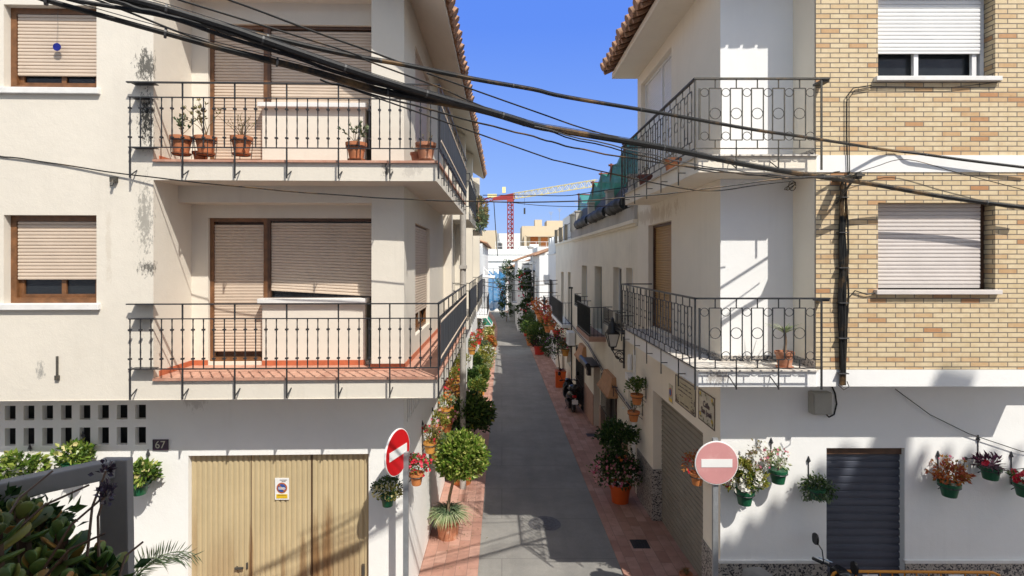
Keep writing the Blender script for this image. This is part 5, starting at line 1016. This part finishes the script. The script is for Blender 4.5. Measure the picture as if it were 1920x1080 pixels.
for (x, y, pm, lf, r, hc, l, sq, fl) in LFP:
    r *= .70; x -= .12; hc *= .80
    z = gz(y)+.03; pr = r*.68 if not sq else .20; ph = .36 if not sq else .5
    if 'agave' in l: fol = [('blades', 'leaf_grey', 90, .6, .05, dict(rise=1.0, spread=.9, fall=.8))]
    else: fol = [cr(lf, (.05,0,hc*.62), (r,r,max(r*.8, hc*.6)), 1000, .13, .06, clumps=26, hollow=.4), cr({'leaf_dark': 'leaf_mid', 'leaf_yellow': 'leaf_varieg'}.get(lf, 'leaf_yellow'), (.04,-.03,hc*.62), (r*.9,r*.9,hc*.5), 450, .12, .05, clumps=20)]
    potted(l, x, y, z, (pr, pr*.78, ph, pm), fol, [(fl, (.05,-.05,hc*.65), (r,r,hc*.6), 60, .05)] if fl else (), square=bool(sq))
# --- right pavement and wall
potted('big orange pot with a two tiered dark bush and pale pink flowers', 2.66, 12.0, gz(12)+.03, (.235,.185,.42,'orange_pot'),
    [cr('leaf_dark', (-.02,0,.32), (.58,.45,.36), 1700, .085, .045, clumps=34, hollow=.35), cr('leaf_dark', (-.02,.05,1.05), (.50,.42,.36), 1300, .09, .055, clumps=20, hollow=.4), cr('leaf_mid', (-.1,-.05,.35), (.58,.45,.34), 260, .08, .04)], [('flower_pink', (-.12,-.06,.30), (.56,.42,.34), 190, .032), ('flower_white', (-.10,-.06,.30), (.56,.42,.3), 60, .02), ('flower_orange', (.0,-.3,.66), (.1,.1,.06), 10, .03)], trunk=([(2.64,12.0,-4.4),(2.66,12.02,-3.9)], .03))
potted('tall square orange planter with a dark ball topped tree beyond the scooter', 2.72, 24.8, gz(24.8)+.03, (.23,.22,.75,'orange_pot'), [cr('leaf_dark', (-.25,0,1.15), (.62,.55,.52), 1100, .11, .05, clumps=26), ('blades', 'leaf_purple', 34, .45, .05)], [('flower_purple', (-.25,-.1,1.25), (.6,.5,.5), 60, .04), ('flower_white', (-.25,-.1,1.1), (.6,.5,.5), 30, .03)], trunk=([(2.68,24.8,-5.0),(2.6,24.8,-4.2)], .03), square=True)
potted('bright red round pot with a large dark green bush on the right pavement', 2.5, 35.6, gz(35.6)+.03, (.36,.30,.58,'red_pot'), [cr('leaf_mid', (-.05,0,1.0), (.85,.7,.65), 1100, .16, .07, clumps=26), cr('leaf_dark', (0,0,.5), (.7,.6,.5), 800, .15, .07), cr('leaf_purple', (0,-.2,.2), (.55,.4,.3), 200, .14, .07)])
potted('red round pot of dark leaves, farther along the right pavement', 2.3, 47, gz(47)+.03, (.42,.34,.6,'red_pot'), [cr('leaf_dark', (0,0,.8), (.8,.7,.7), 700, .2, .09), cr('leaf_purple', (0,-.2,.3), (.6,.5,.4), 200, .18, .08)])
potted('round dark green bush on the right pavement behind the red pot', 2.2, 40.5, gz(40.5)+.03, (.36,.28,.5,'orange_clay'), [cr('leaf_dark', (0,0,.7), (.75,.65,.65), 900, .17, .08), cr('leaf_mid', (0,-.1,.9), (.7,.6,.5), 300, .17, .08)])
potted('light green feathery bush in the middle of the right plant row', 2.55, 43.5, gz(43.5)+.03, (.36,.28,.5,'orange_clay'), [cr('leaf_grey', (0,0,1.2), (.9,.8,.8), 900, .18, .07), cr('leaf_mid', (0,0,1.1), (.8,.7,.7), 400, .17, .07)])
RWP = [(1194,748,'orange_clay','leaf_mid','flower_white',0,.125,'orange wall pot with a spreading green shrub, upper of the pair by the garage'),
 (1188,780,'orange_clay','leaf_grey','flower_white',6,.125,'orange wall pot with thin trailing stems, lower of the pair by the garage'),
 (1307,897,'orange_clay','leaf_rust','flower_red',10,.10,'orange wall pot half hidden behind the pink sign'),
 (1060,661,'ochre_pot','leaf_grey','flower_pink',14,.17,'ochre wall pot under the white air conditioner'),
 (1057,641,'orange_clay','leaf_dark','flower_red',14,.19,'orange wall pot with dark leaves left of the white air conditioner'),
 (1043,625,'red_pot','leaf_dark','flower_red',18,.20,'red wall pot hanging alone below the dark balcony'),
 (1035,612,'orange_clay','leaf_rust','flower_orange',34,.22,'orange flowered wall pot beside the lone red wall pot'),
 (1021,637,'ochre_pot','leaf_mid','flower_white',0,.20,'ochre wall pot before the large dark green bush'),
 (1027,617,'orange_clay','leaf_mid','flower_orange',18,.22,'small orange wall pot left of the lone red one'),
 (1026,600,'red_pot','leaf_rust','flower_red',40,.26,'crowded red wall pot in the middle of the right row'),
 (1016,598,'orange_clay','leaf_rust','flower_orange',50,.30,'orange leaved wall pot at the middle of the right row'),
 (1013,590,'orange_clay','leaf_rust','flower_orange',40,.32,'rusty orange wall plant at the top of the right row'),
 (992,588,'orange_clay','leaf_rust','flower_orange',40,.40,'far rusty orange wall plant beneath the bougainvillea')]
for (px, py, pm, lf, fl, n, r, l) in RWP:
    x = 2.93-max(0, r-.12)*.8; y = x*1000/(px-941); z = -(py-488)*y/1000-r*.9
    if 35.6 < y: y = 35.6 if y < 39.3 else max(y, 39.3); x = (px-941)*y/1000 - (.0 if y < 36 else .25); z = -(py-488)*y/1000-r*.9
    fol = [cr(lf, (-.02,-.02,r*1.3), (r*2,r*1.9,r*1.7), 330 if y < 15 else 200, r*.45, r*.24)]
    if 'upper of the pair' in l: fol = [('twigs', 'leaf_mid', 12, .36, 5, .065), cr('leaf_mid', (-.08,0,.2), (.26,.2,.16), 300, .06, .035)]
    if 'lower of the pair' in l: fol = [('twigs', 'leaf_grey', 12, .3, 4, .05)]
    potted(l, x, y, z, (r, r*.68, r*1.75, pm), fol, [(fl, (-.03,-.03,r*1.3), (r*1.9,r*1.8,r*1.6), n, r*.24)] if n else (), hang=('x', 3.13 if y < 36 else 2.75), arrow=y < 13)
p = at(1296, 1095, 8.75); potted('dry reddish bristly plant at the foot of the grey garage door', 3.02, 8.75, G+.05, (.10,.08,.14,'terra'), [('blades', 'leaf_dry', 60, .2, .012, dict(rise=1.3, spread=.6)), ('blades', 'leaf_rust', 40, .2, .012, dict(rise=1.3, spread=.6))])
mb = MB(); random.seed(77)
for _ in range(150):
    k = random.random(); x, y = (random.gauss(-.72, .22), random.gauss(11.0, .9)) if k < .7 else (random.uniform(2.1, 3.1), random.uniform(9.5, 18)); x = max(-1.38, min(3.1, x)); y = max(9.2, y)
    zz = gz(y)+(.034 if x < -.41 or x > 2.07 else .004); a = random.uniform(0, 6.28); l = random.uniform(.015, .035); mb.quad((x,y,zz), (x+l*math.cos(a)+.01*math.sin(a), y+l*math.sin(a), zz+.004), (x+l*1.8*math.cos(a), y+l*1.8*math.sin(a), zz+.002), (x+l*math.cos(a)-.01*math.sin(a), y+l*math.sin(a)+.008, zz+.006))
o = mb.build('fallen_leaves', M['leaf_dry']); o['kind'] = 'stuff'; o['label'] = 'scattered dry leaves on the pavement around the flower pots'; o['category'] = 'leaves'
# --- climbers
def climber(label, x, y, z0, z1, w, n, nf, fm='flower_red'):
    t = thing('climbing_plant', label, 'climbing plant', (x, y, gz(y))); mb = MB(); pts = [(x+random.uniform(-.1,.1), y, gz(y)+(z1-gz(y))*i/6) for i in range(7)]; mb.tube(pts, .05, 6, r2=.02); mb.build('trunk', M['bark'], t)
    mb = MB(); k = 9
    for i in range(k): f = i/(k-1); mb.crown((x+random.uniform(-.3,.3)*w, y+random.uniform(-.2,.2), z0+(z1-z0)*f), (w*random.uniform(.35,.62), .5, (z1-z0)/k*.95), n//k, .2, .12, clumps=8, spread=.4)
    mb.build('foliage', M['leaf_dark'], t); mb = MB()
    for i in range(nf):
        c = Vector((x+random.gauss(0,.36)*w, y-random.uniform(.1,.5), random.uniform(z0, z1)))
        for _ in range(5): mb.flower(c + Vector([random.gauss(0,.13) for _ in range(3)]), .09)
    mb.build('flowers', M[fm], t)
climber('dark climbing plant with red blossom covering the white house front', 2.15, 46, -5.2, -1.1, 1.3, 2400, 9); climber('darkest climbing plant hiding the corner before the blue netting', .55, 64, -6.4, -.6, 1.7, 2200, 4, 'flower_pink')
# --- balcony plants
def bz(k): return -1.546+dzL*k
YB = 7.16
for (px, kind, l) in ((346, 0, 'terracotta pot with a sparse upright succulent, leftmost on the upper left balcony'), (390, 1, 'terracotta pot with wiry drying branches on the upper left balcony'), (456, 2, 'tilted looking terracotta pot of dry straw stems hung on the upper railing'), (668, 3, 'terracotta pot with a small cactus like stem under the upper shutter'), (798, 4, 'two tone chalky terracotta pot at the upper balcony corner')):
    x = (px-941)/140; z = bz(1)+.03; r = .13
    fol = {0: [('twigs','leaf_grey',7,.30,5,.06)], 1: [('twigs','leaf_dry',9,.46,4,.06)], 2: [('twigs','leaf_dry',16,.34,1,.04)], 3: [('twigs','leaf_grey',9,.30,5,.06)], 4: [('twigs','leaf_dry',3,.18,2,.04)]}[kind]
    y = YB+.03*min(0, x+1.4); zz = z + (.07 if kind in (0,1,2) else 0)
    t = potted(l, x, y, zz, (r, r*.68, .22, 'terra' if kind < 4 else 'terra_old'), fol, saucer=True)
    if kind < 4:
        mb = MB(); mb.ring((x, y, zz+.16), r*1.05, .006); mb.ring((x, y, zz-.02), r*.8, .006)
        for a in (.6, 2.2, 3.9, 5.4): mb.tube([(x+r*1.05*math.cos(a), y+r*1.05*math.sin(a), zz+.16), (x+r*.9*math.cos(a), y+r*.9*math.sin(a), zz-.06)], .005, 4)
        mb.build('wire_stand', M['iron'], t)
x = (778-941)/140; potted('small chalky orange pot beside the corner pot on the upper balcony', x, 7.3, bz(1)+.0, (.085,.06,.15,'terra_old'), [('twigs','leaf_dry',4,.14,1,.04)])
x = (368-941)/140; potted('low terracotta pot squeezed between the taller pots on the upper left balcony', x, 7.25, bz(1)+.0, (.10,.07,.15,'terra'), [('twigs','leaf_dry',3,.12,1,.03)])
z = -1.446; q = at(1471, 678, 7.18); potted('yucca in a fluted terracotta pot on the lower right balcony', q.x, 7.18, z+.02, (.115,.085,.20,'terra_old'), [('blades', 'leaf_varieg', 70, .40, .018, dict(rise=.5, spread=1.0, fall=.7))], saucer=True)
t = bpy.data.objects['potted_plant' if False else [o.name for o in C.objects if o.get('label','').startswith('yucca')][0]]
for ch in t.children:
    if ch.name.startswith('foliage'): ch.location = (0, 0, .27)
mb = MB(); mb.tube([(q.x, 7.18, z+.2), (q.x+.015, 7.18, z+.36), (q.x, 7.18, z+.50)], .022, 7, r2=.016); mb.build('trunk', M['bark'], t)
dzR_ = 2.842
for (px, l) in ((1203, 'brown pot on the upper right balcony behind the side railing'), (1252, 'low orange pot on the upper right balcony nearer the corner')):
    x = 2.72; y = x*1000/(px-941)-.25; potted(l, x, y, -1.446+dzR_, (.13,.095,.22,'terra' if px > 1210 else 'rust_post'), [('twigs','leaf_dry',4,.2,2,.05)])
# --- palm by the left wall
t = thing('palm', 'young feathery palm at the foot of the white wall by the steel post', 'palm', (-5.05, 7.2, G)); mb = MB(); mb.tube([(-5.05,7.2,G),(-5.0,7.15,G+1.0)], .08, 8); mb.build('trunk', M['bark'], t); mb = MB()
for k in range(13):
    a = random.uniform(-.9, 4.0); h = Vector((math.cos(a), -abs(math.sin(a))*.35, 0)); pts = []; Lf = random.uniform(.75, 1.0)
    for i in range(13): s = i/12; pts.append(Vector((-5.0,7.12,G+.95)) + h*Lf*s + Vector((0,0,Lf*(1.35*s-.85*s*s))))
    mb.tube(pts, .008, 4, r2=.003)
    for i in range(2, 13):
        d = (pts[i]-pts[i-1]).normalized(); sd = d.cross(Vector((0,1,.3))).normalized()
        for s in (-1, 1): mb.leaf(pts[i], d*.75+sd*s*.75, .27*(1-abs(i/12-.5)*.8), .014, 0)
mb.build('fronds', M['leaf_grey'], t)
# ================================================================== camera side: house behind, terrace rail and succulents
CB = thing('terrace_house', 'white house with tiled roof behind the viewpoint across the cross street', 'house', (0, -.9, G))
mb = MB(); mb.box(-14, 8.25, -8, -.9, G, 6.2); mb.poly([(8.25,-.95,G),(16,-.95,G),(16,-.95,10.05),(10.45,-.95,10.05),(8.25,-.95,8.30)]); mb.box(8.3, 16, -8, -1.0, G, 8.2); mb.box(11.05, 11.5, -1.3, -.85, 8, 10.55); mb.hexa([(11.0,-1.35,10.55),(11.55,-1.35,10.55),(11.55,-.8,10.55),(11.0,-.8,10.55),(11.22,-1.1,10.95),(11.3,-1.1,10.95),(11.3,-1.0,10.95),(11.22,-1.0,10.95)])
mb.build('wall', M['white_house'], CB); mb = MB()
for i in range(8): s = i/7; mb.tube([(8.15+2.35*s, -.75, 8.25+1.85*s), (8.15+2.35*s, -3.5, 8.25+1.85*s)], .12, 8)
for i in range(16): mb.tube([(10.6+i*.34, -.75, 10.08), (10.6+i*.34, -3.5, 10.08)], .085, 8)
mb.build('roof', M['tile_roof'], CB)
mb = MB(); mb.box(-4, 3, -.9, 1.45, -1.75, -1.5); mb.build('terrace', M['concrete'], CB)
RL = thing('terrace_rail', 'broad grey steel terrace rail with a flat corner post at the lower left', 'railing', (-.8, 1.15, -1.5))
c1 = Vector((-.796, 1.10, -.425)); mb = MB()
mb.hexa([(-.812,1.092,-1.5),(-.752,1.092,-1.5),(-.752,1.112,-1.5),(-.812,1.112,-1.5),(-.826,1.092,-.4092),(-.768,1.092,-.4092),(-.768,1.112,-.4092),(-.826,1.112,-.4092)]); mb.build('post', M['frame_grey'], RL, bevel=.003)
mb = MB(); mb.bar((-.800,1.102,-.428), (-1.30,.66,-.428), .03, .036); mb.build('top_rail', M['frame_grey'], RL, bevel=.003)
mb = MB(); mb.bar((-.80,1.105,-1.35), (-1.30,.66,-1.35), .05, .034); mb.build('bottom_rail', M['frame_grey'], RL)
mb = MB(); mb.box(-1.33, -1.27, .63, .69, -1.5, -.41); mb.build('post', M['frame_grey'], RL)
t = thing('planter', 'grey trough on the terrace crowded with succulents under the steel rail', 'planter', (-.85, .80, -1.5)); mb = MB()
mb.box(-1.25, -.46, .66, .98, -1.5, -.66); mb.build('trough', M['concrete'], t)
su = thing('succulent_plant', 'dense dark green succulents with reddish tips and dark seed heads at the lower left corner', 'succulent', (-.8, .82, -.66))
def fat_leaf(mb, p, d, L, W):
    d = d.normalized(); u = Vector((0,0,1)); x = d.cross(u); x = x.normalized() if x.length > .05 else Vector((1,0,0)); y = x.cross(d); base = len(mb.v); n = 7
    secs = [(0,.18,.12),(.25,.45,.2),(.55,.85,.22),(.78,1,.2),(.93,.7,.14),(1,.15,.05)]
    for (s, w, th) in secs:
        c = p + d*L*s + y*(.22*L*s*s)
        for k in range(n): a = 6.283*k/n; mb.v.append(tuple(c + x*(W*.5*w*math.cos(a)) + y*(W*.5*th*math.sin(a)*1.2)))
    for i in range(len(secs)-1):
        for k in range(n): a = base+i*n+k; b = base+i*n+(k+1) % n; mb.f.append((a, b, b+n, a+n))
    mb.f.append(tuple(base+(len(secs)-1)*n+k for k in range(n)))
mb = MB(); ms = MB()
RO = [(-.80,.84,-.42),(-.74,.80,-.48),(-.66,.80,-.52),(-.59,.82,-.56),(-.84,.78,-.49),(-.70,.86,-.53),(-.77,.88,-.50),(-.62,.76,-.56),(-.90,.86,-.45),(-.54,.80,-.585),(-.69,.74,-.545),(-.80,.73,-.545),(-.88,.80,-.56),(-.76,.92,-.47),(-.83,.92,-.43),(-.60,.86,-.55),(-.55,.74,-.60),(-.66,.9,-.56),(-.97,.97,-.47),(-.92,.98,-.48),(-.87,1.0,-.48),(-1.0,.93,-.5),(-.93,.92,-.50),(-.86,.95,-.50),(-.82,.98,-.51),(-.78,.97,-.53),(-.73,.97,-.54),(-.64,.80,-.535),(-.72,.76,-.51),(-.84,.74,-.53),(-.78,.78,-.515),(-.58,.78,-.58)]
for c in RO:
    c = Vector(c); ms.tube([(c.x+random.uniform(-.03,.03), c.y, -.70), c], .010, 6)
    for k in range(15):
        a = k*2.4; el = 1.25-k*.085; d = Vector((math.cos(a)*math.cos(el), math.sin(a)*math.cos(el), math.sin(el))); s = .5+k*.04; fat_leaf(mb, c - Vector((0,0,.004*k)), d, random.uniform(.048,.068)*s*.95, .036*s)
mb.build('leaves', M['succulent'], su, smooth=True)
mb = MB(); mb.crown((-.93,.98,-.49), (.13,.05,.065), 520, .026, .014, clumps=20); mb.crown((-.74,.95,-.60), (.16,.05,.06), 420, .026, .014, clumps=20); mb.build('small_leaves', M['leaf_dark'], su)
st = MB(); hd = MB()
for (a, b, head) in (((-.74,.86,-.5),(-.667,.9,-.395),1),((-.70,.9,-.5),(-.705,.95,-.375),1),((-.68,.9,-.5),(-.69,.93,-.40),1),((-.82,.86,-.45),(-.80,.95,-.375),0),((-.86,.86,-.45),(-.87,.9,-.385),0),((-.80,.86,-.45),(-.735,.95,-.40),0),((-.62,.86,-.52),(-.605,.9,-.475),0),((-.58,.82,-.56),(-.56,.84,-.545),0),((-.72,.84,-.5),(-.64,.86,-.44),0)):
    st.tube([a, tuple((Vector(a)+Vector(b))/2 + Vector((-.008,0,.01))), b], .0024, 5, r2=.0018)
    if head:
        for _ in range(34): o = Vector([random.gauss(0,.0055) for _ in range(3)]); hd.leaf(Vector(b)+o, o+Vector((0,0,.006)), .010, .008)
for v in ms.f: pass
n = len(st.v); st.v += ms.v; st.f += [tuple(i+n for i in f) for f in ms.f]
st.build('stems', M['wood_dark'], su); hd.build('seed_heads', M['ink'], su)
# ================================================================== overhead cables
def cab(label, pts, dep, r, name='overhead_cable', m='cable', wob=0, ties=False):
    P = []
    for px, py in pts: y = dep(px) if callable(dep) else dep; P.append(at(px, py, y))
    Q = []
    for i in range(len(P)-1):
        p0, p1, p2, p3 = P[max(i-1,0)], P[i], P[i+1], P[min(i+2,len(P)-1)]
        for k in range(5):
            s = k/5; Q.append(.5*((2*p1) + (p2-p0)*s + (2*p0-5*p1+4*p2-p3)*s*s + (3*p1-p0-3*p2+p3)*s**3))
    Q.append(P[-1]); mb = MB()
    if wob: Q = [q + Vector((0, math.sin(i*1.3)*wob, math.cos(i*1.7)*wob)) for i, q in enumerate(Q)]
    rf = r if callable(r) else None
    if rf: R_ = [rf(i/(len(Q)-1)) for i in range(len(Q))]; mb.tube(Q, R_, 7); r = R_[len(R_)//2]
    else: mb.tube(Q, r, 7)
    o = mb.build(name, M[m], smooth=True, origin=Q[0]); tag(o, label, 'cable', 'overhead cables across the street')
    if ties:
        mt = MB()
        for i in range(5, len(Q)-2, 11): d = (Q[i+1]-Q[i]).normalized(); mt.tube([Q[i]-d*.006, Q[i]+d*.006], r*1.12, 8)
        for i in range(len(Q)-1): 
            d = (Q[i+1]-Q[i]); mt.tube([Q[i]+Vector((0,-r*.5,r*1.05)), Q[i+1]+Vector((0,-r*.5,r*1.05))], .0025, 4)
        c = mt.build('cable_tie', M['cable_grey'], o)
    return o
def dB(px): k = (px-941)/1000; return max(2.6, min(6.9, 4.2/(1-.55*k))) if k < 1.7 else 6.9
dC = lambda px: min(6.8, dB(px)+.25)
cab('thick rusty black cable that sags lowest and crosses the whole scene to the right edge', [(60,-10),(87,0),(172,24),(287,56),(400,87),(480,107),(583,133),(688,164),(758,180),(897,205),(1000,235),(1060,246),(1243,277),(1393,308),(1520,329),(1626,344),(1781,371),(1935,391)], dB, lambda s: .015+.012*min(1, max(0, (s-.2)/.22)), ties=True)
cab('fat black taped cable bundle running across the upper left balcony', [(215,-8),(312,17),(425,52),(480,71),(549,95),(619,119),(688,142),(758,164),(827,184),(897,204),(952,220),(1000,235)], lambda p: dB(p)-.06, lambda s: .019+.006*min(1, s*3), ties=True, m='cable_black')
cab('black cable hugging the underside of the fat taped bundle', [(120,-8),(137,0),(250,19),(325,35),(412,65),(480,86),(549,106),(619,131),(700,155),(800,182),(900,208),(1000,233)], lambda p: dB(p)-.03, .012, m='cable_black')
cab('black cable that joins the fat bundle near the left window top', [(185,-8),(250,14),(330,34),(400,52),(480,78),(560,102)], lambda p: dB(p)+.04, .014, wob=.004, m='cable_black')
cab('rusty medium cable strung highest over the street to the brick wall', [(190,-10),(300,22),(400,44),(480,64),(599,92),(688,110),(758,122),(891,149),(1000,168),(1060,182),(1237,212),(1410,243),(1507,257),(1653,280),(1720,288),(1813,301),(1935,316)], lambda p: dB(p)+.1, .0155, ties=True)
cab('thin wire from the top edge joining the rusty medium cable', [(415,-8),(430,0),(480,18),(591,60),(688,94),(758,120)], lambda p: dB(p)+.1, .007)
cab('thin wire slanting from the top left down to the bundle over the eave', [(320,-8),(337,0),(480,44),(658,99),(697,117),(824,164),(886,192),(1000,236)], lambda p: dB(p), .006)
cab('slack wire dropping from the rusty cable towards the upper right balcony', [(800,137),(1000,208),(1127,250),(1310,290),(1420,312)], dC, .0065)
cab('lone wire sagging lowest before the crane sky, tied near the right balcony', [(641,160),(1000,287),(1060,305),(1227,343),(1330,358),(1420,347),(1482,340)], dC, .006)
cab('wire running below the thick cable to the brick corner', [(600,150),(688,174),(897,230),(1000,256),(1060,273),(1160,293),(1327,317),(1477,334),(1580,330)], dC, .0075, wob=.004)
cab('pale grey wire alongside the thick cable over the right balcony', [(940,222),(1060,252),(1200,285),(1300,308),(1400,322),(1500,332),(1580,330)], lambda p: dB(p)-.05, .006, m='cable_grey', wob=.006)
cab('thin black wire in the tangle under the right balcony slab', [(980,232),(1060,256),(1200,291),(1300,316),(1400,327),(1500,330),(1575,322)], lambda p: dB(p)+.03, .006, wob=.007)
cab('loose wire from the bundle over the left shutter', [(170,-5),(260,30),(335,60),(420,90),(480,112),(583,133)], lambda p: dB(p)+.12, .0065)
cab('twisted black wire stretched level across the whole street', [(-10,292),(60,300),(240,327),(480,353),(700,370),(860,377),(1060,378),(1250,363),(1420,341),(1480,333)], lambda p: 7.075+.03*min(0, (p-941)/143+1.4)-min(.2, max(0, (p-230)/400)), .0085, wob=.003)
cab('thin straight wire above the crane mast across the street', [(905,366),(985,366),(1060,367),(1100,362),(1180,350)], 13.0, .010); cab('lower thin wire across the sky beside the crane mast', [(962,380),(1010,385),(1060,387),(1120,387),(1200,385)], 13.2, .008)
cab('drooping wire hanging beside the left balcony end before the sky', [(926,378),(928,410),(930,440),(933,480)], 26, .02)
cab('thin wire with an outward loop on the white band of the brick wall', [(1585,331),(1640,313),(1700,299),(1800,325),(1935,360)], 6.95, .005)
for i, (a, b, yy, l) in enumerate((((905,520),(1077,523),30,'upper wire of three between the far houses'),((900,528),(1077,530),30,'middle wire of three between the far houses'),((905,535),(1075,548),30,'lowest wire of three between the far houses'))):
    mid = ((a[0]+b[0])/2, (a[1]+b[1])/2+6); cab(l, [a, mid, b], yy, .018)
# cables fixed on the walls
vb = thing('cable_riser', 'thick vertical bundle of black cables strapped to the brick wall', 'cable', (3.78*1.2, 7.05, -1.5))
for i in range(9):
    ox = random.uniform(-.035,.035); mb = MB(); top = 345+random.uniform(-15,10); pts = []
    for j in range(10): s = j/9; y = 7.05+random.uniform(-.012,.012); q = at(1581+random.uniform(-2,2)+6*math.sin(s*3)*(i % 3-1), top+(722-top)*s, y); pts.append((q.x+ox, y-abs(ox)*.3, q.z))
    mb.tube(pts, random.choice((.008,.011,.018,.014)), 6); mb.build('cable_strand', M['cable'], vb, smooth=True)
mb = MB()
for j in range(6): q = at(1581, 370+j*66, 7.03); mb.box(q.x-.06, q.x+.06, 7.0, 7.09, q.z-.006, q.z+.006)
mb.build('strap', M['cable_grey'], vb)
def wire(label, pts, r=.006, m='cable'): 
    mb = MB(); mb.tube(pts, r, 5); tag(mb.build('wall_wire', M[m], origin=pts[0]), label, 'cable')
w = lambda px, py, y=7.06: tuple(at(px, py, y))
wire('thin wire looping up the brick wall to the hook under the upper window', [w(1590,330),w(1588,260),w(1588,180),w(1600,165),w(1634,160)], .007); wire('second thin wire beside the loop up the brick wall', [w(1593,325),w(1592,260),w(1592,184),w(1603,169),w(1634,164)], .006)
wire('black wire from the hook along the upper window ledge', [w(1634,162),w(1700,163),w(1780,164),w(1840,158),w(1877,153)], .005)
wire('thin wire sagging over the white wall right of the blue door', [(5.62,7.62,-1.84),(6.1,7.6,-2.2),(6.65,7.6,-2.47),(7.4,7.6,-2.72),(8.2,7.6,-2.85)], .006)
wire('short tangled wire from the cable riser to the lower window corner', [w(1590,560),w(1603,545),w(1625,552),w(1650,548)], .008); wire('wire curling below the white band at the riser foot', [w(1572,722,7.0),w(1582,731,6.98),w(1592,725,7.0),w(1588,715,7.02)], .006)
mb = MB(); c = at(1484, 346, 7.5); 
for i in range(3): mb.tube([(c.x+(.05+.015*i)*math.cos(a*.55+i), 7.48+.03*i, c.z-.02+.07*math.sin(a*.55+i*2)*(1-.15*i)) for a in range(12)], .005, 5)
tag(mb.build('cable_coil', M['cable'], origin=c), 'small loose coil of wire hanging under the right balcony', 'cable')
mb = MB(); q = at(1585, 335, 6.9); mb.box(q.x-.05, q.x+.05, 6.6, 7.09, q.z-.015, q.z+.015); mb.tube([(q.x, 7.09, q.z-.3), (q.x, 6.7, q.z)], .015, 5); mb.lathe([(0,-.05),(.04,-.04),(.04,.04),(0,.05)], (q.x, 6.65, q.z), 8)
tag(mb.build('cable_bracket', M['iron_rust'], origin=(q.x, 7.09, q.z)), 'rusty iron cable bracket on the brick wall above the lower window', 'bracket')
GR = {'potted plant': 'potted plants along the street and on the walls', 'house': 'houses along the street', 'building': 'distant blocks on the skyline', 'road sign': 'no entry signs', 'scooter': 'parked scooters', 'drain': 'drain grates in the pavement', 'air conditioner': 'air conditioners on the right wall', 'climbing plant': 'climbing plants on the far houses'}
for o in C.objects:
    if o.get('category') in GR and 'group' not in o: o['group'] = GR[o['category']]
# ================================================================== light, sky and camera
az = math.atan(.665); el = math.atan(1.53*math.cos(az))
sun = bpy.data.lights.new('sun', 'SUN'); sun.energy = 3.3; sun.angle = math.radians(.53); sun.color = (1, .95, .86); so = bpy.data.objects.new('sun', sun); C.objects.link(so)
so.rotation_euler = Vector((-.665, 1, -1.53)).to_track_quat('-Z', 'Y').to_euler(); so.location = (10, -15, 23)
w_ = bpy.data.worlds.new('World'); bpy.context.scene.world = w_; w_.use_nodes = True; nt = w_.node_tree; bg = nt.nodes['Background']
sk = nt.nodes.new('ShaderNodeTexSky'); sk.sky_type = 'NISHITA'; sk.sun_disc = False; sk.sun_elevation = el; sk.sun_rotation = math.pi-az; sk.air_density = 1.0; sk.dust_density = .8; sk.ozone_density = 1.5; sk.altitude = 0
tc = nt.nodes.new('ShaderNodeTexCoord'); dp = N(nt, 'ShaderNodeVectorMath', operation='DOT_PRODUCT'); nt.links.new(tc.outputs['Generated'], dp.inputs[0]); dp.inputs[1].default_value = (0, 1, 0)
mr = N(nt, 'ShaderNodeMapRange', interpolation_type='SMOOTHSTEP'); nt.links.new(dp.outputs['Value'], mr.inputs[0]); mr.inputs[1].default_value = .35; mr.inputs[2].default_value = .86; mr.inputs[4].default_value = .86   # hand-mixed blue away from the sun; brighter warm-tinted sky elsewhere lifts the shade
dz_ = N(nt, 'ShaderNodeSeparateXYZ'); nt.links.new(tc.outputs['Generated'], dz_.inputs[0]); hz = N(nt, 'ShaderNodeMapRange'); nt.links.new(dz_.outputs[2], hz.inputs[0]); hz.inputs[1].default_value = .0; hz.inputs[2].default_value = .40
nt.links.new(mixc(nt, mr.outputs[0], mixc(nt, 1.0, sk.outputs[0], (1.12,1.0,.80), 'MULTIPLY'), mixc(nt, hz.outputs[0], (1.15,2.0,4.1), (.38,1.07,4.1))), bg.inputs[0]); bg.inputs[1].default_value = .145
cam = bpy.data.cameras.new('camera'); co = bpy.data.objects.new('camera', cam); C.objects.link(co); co.location = (0,0,0); co.rotation_euler = (math.pi/2, 0, 0); cam.sensor_width = 36; cam.lens = 18.75; cam.shift_x = 19/1920; cam.shift_y = -52/1920; cam.clip_start = .05; cam.clip_end = 6000
sc = bpy.context.scene; sc.camera = co; sc.view_settings.view_transform = 'Standard'; sc.view_settings.look = 'None'; sc.view_settings.exposure = .70; sc.view_settings.gamma = 1; sc.view_settings.use_curve_mapping = False
sc.cycles.max_bounces = 12; sc.cycles.diffuse_bounces = 8; sc.cycles.transparent_max_bounces = 12
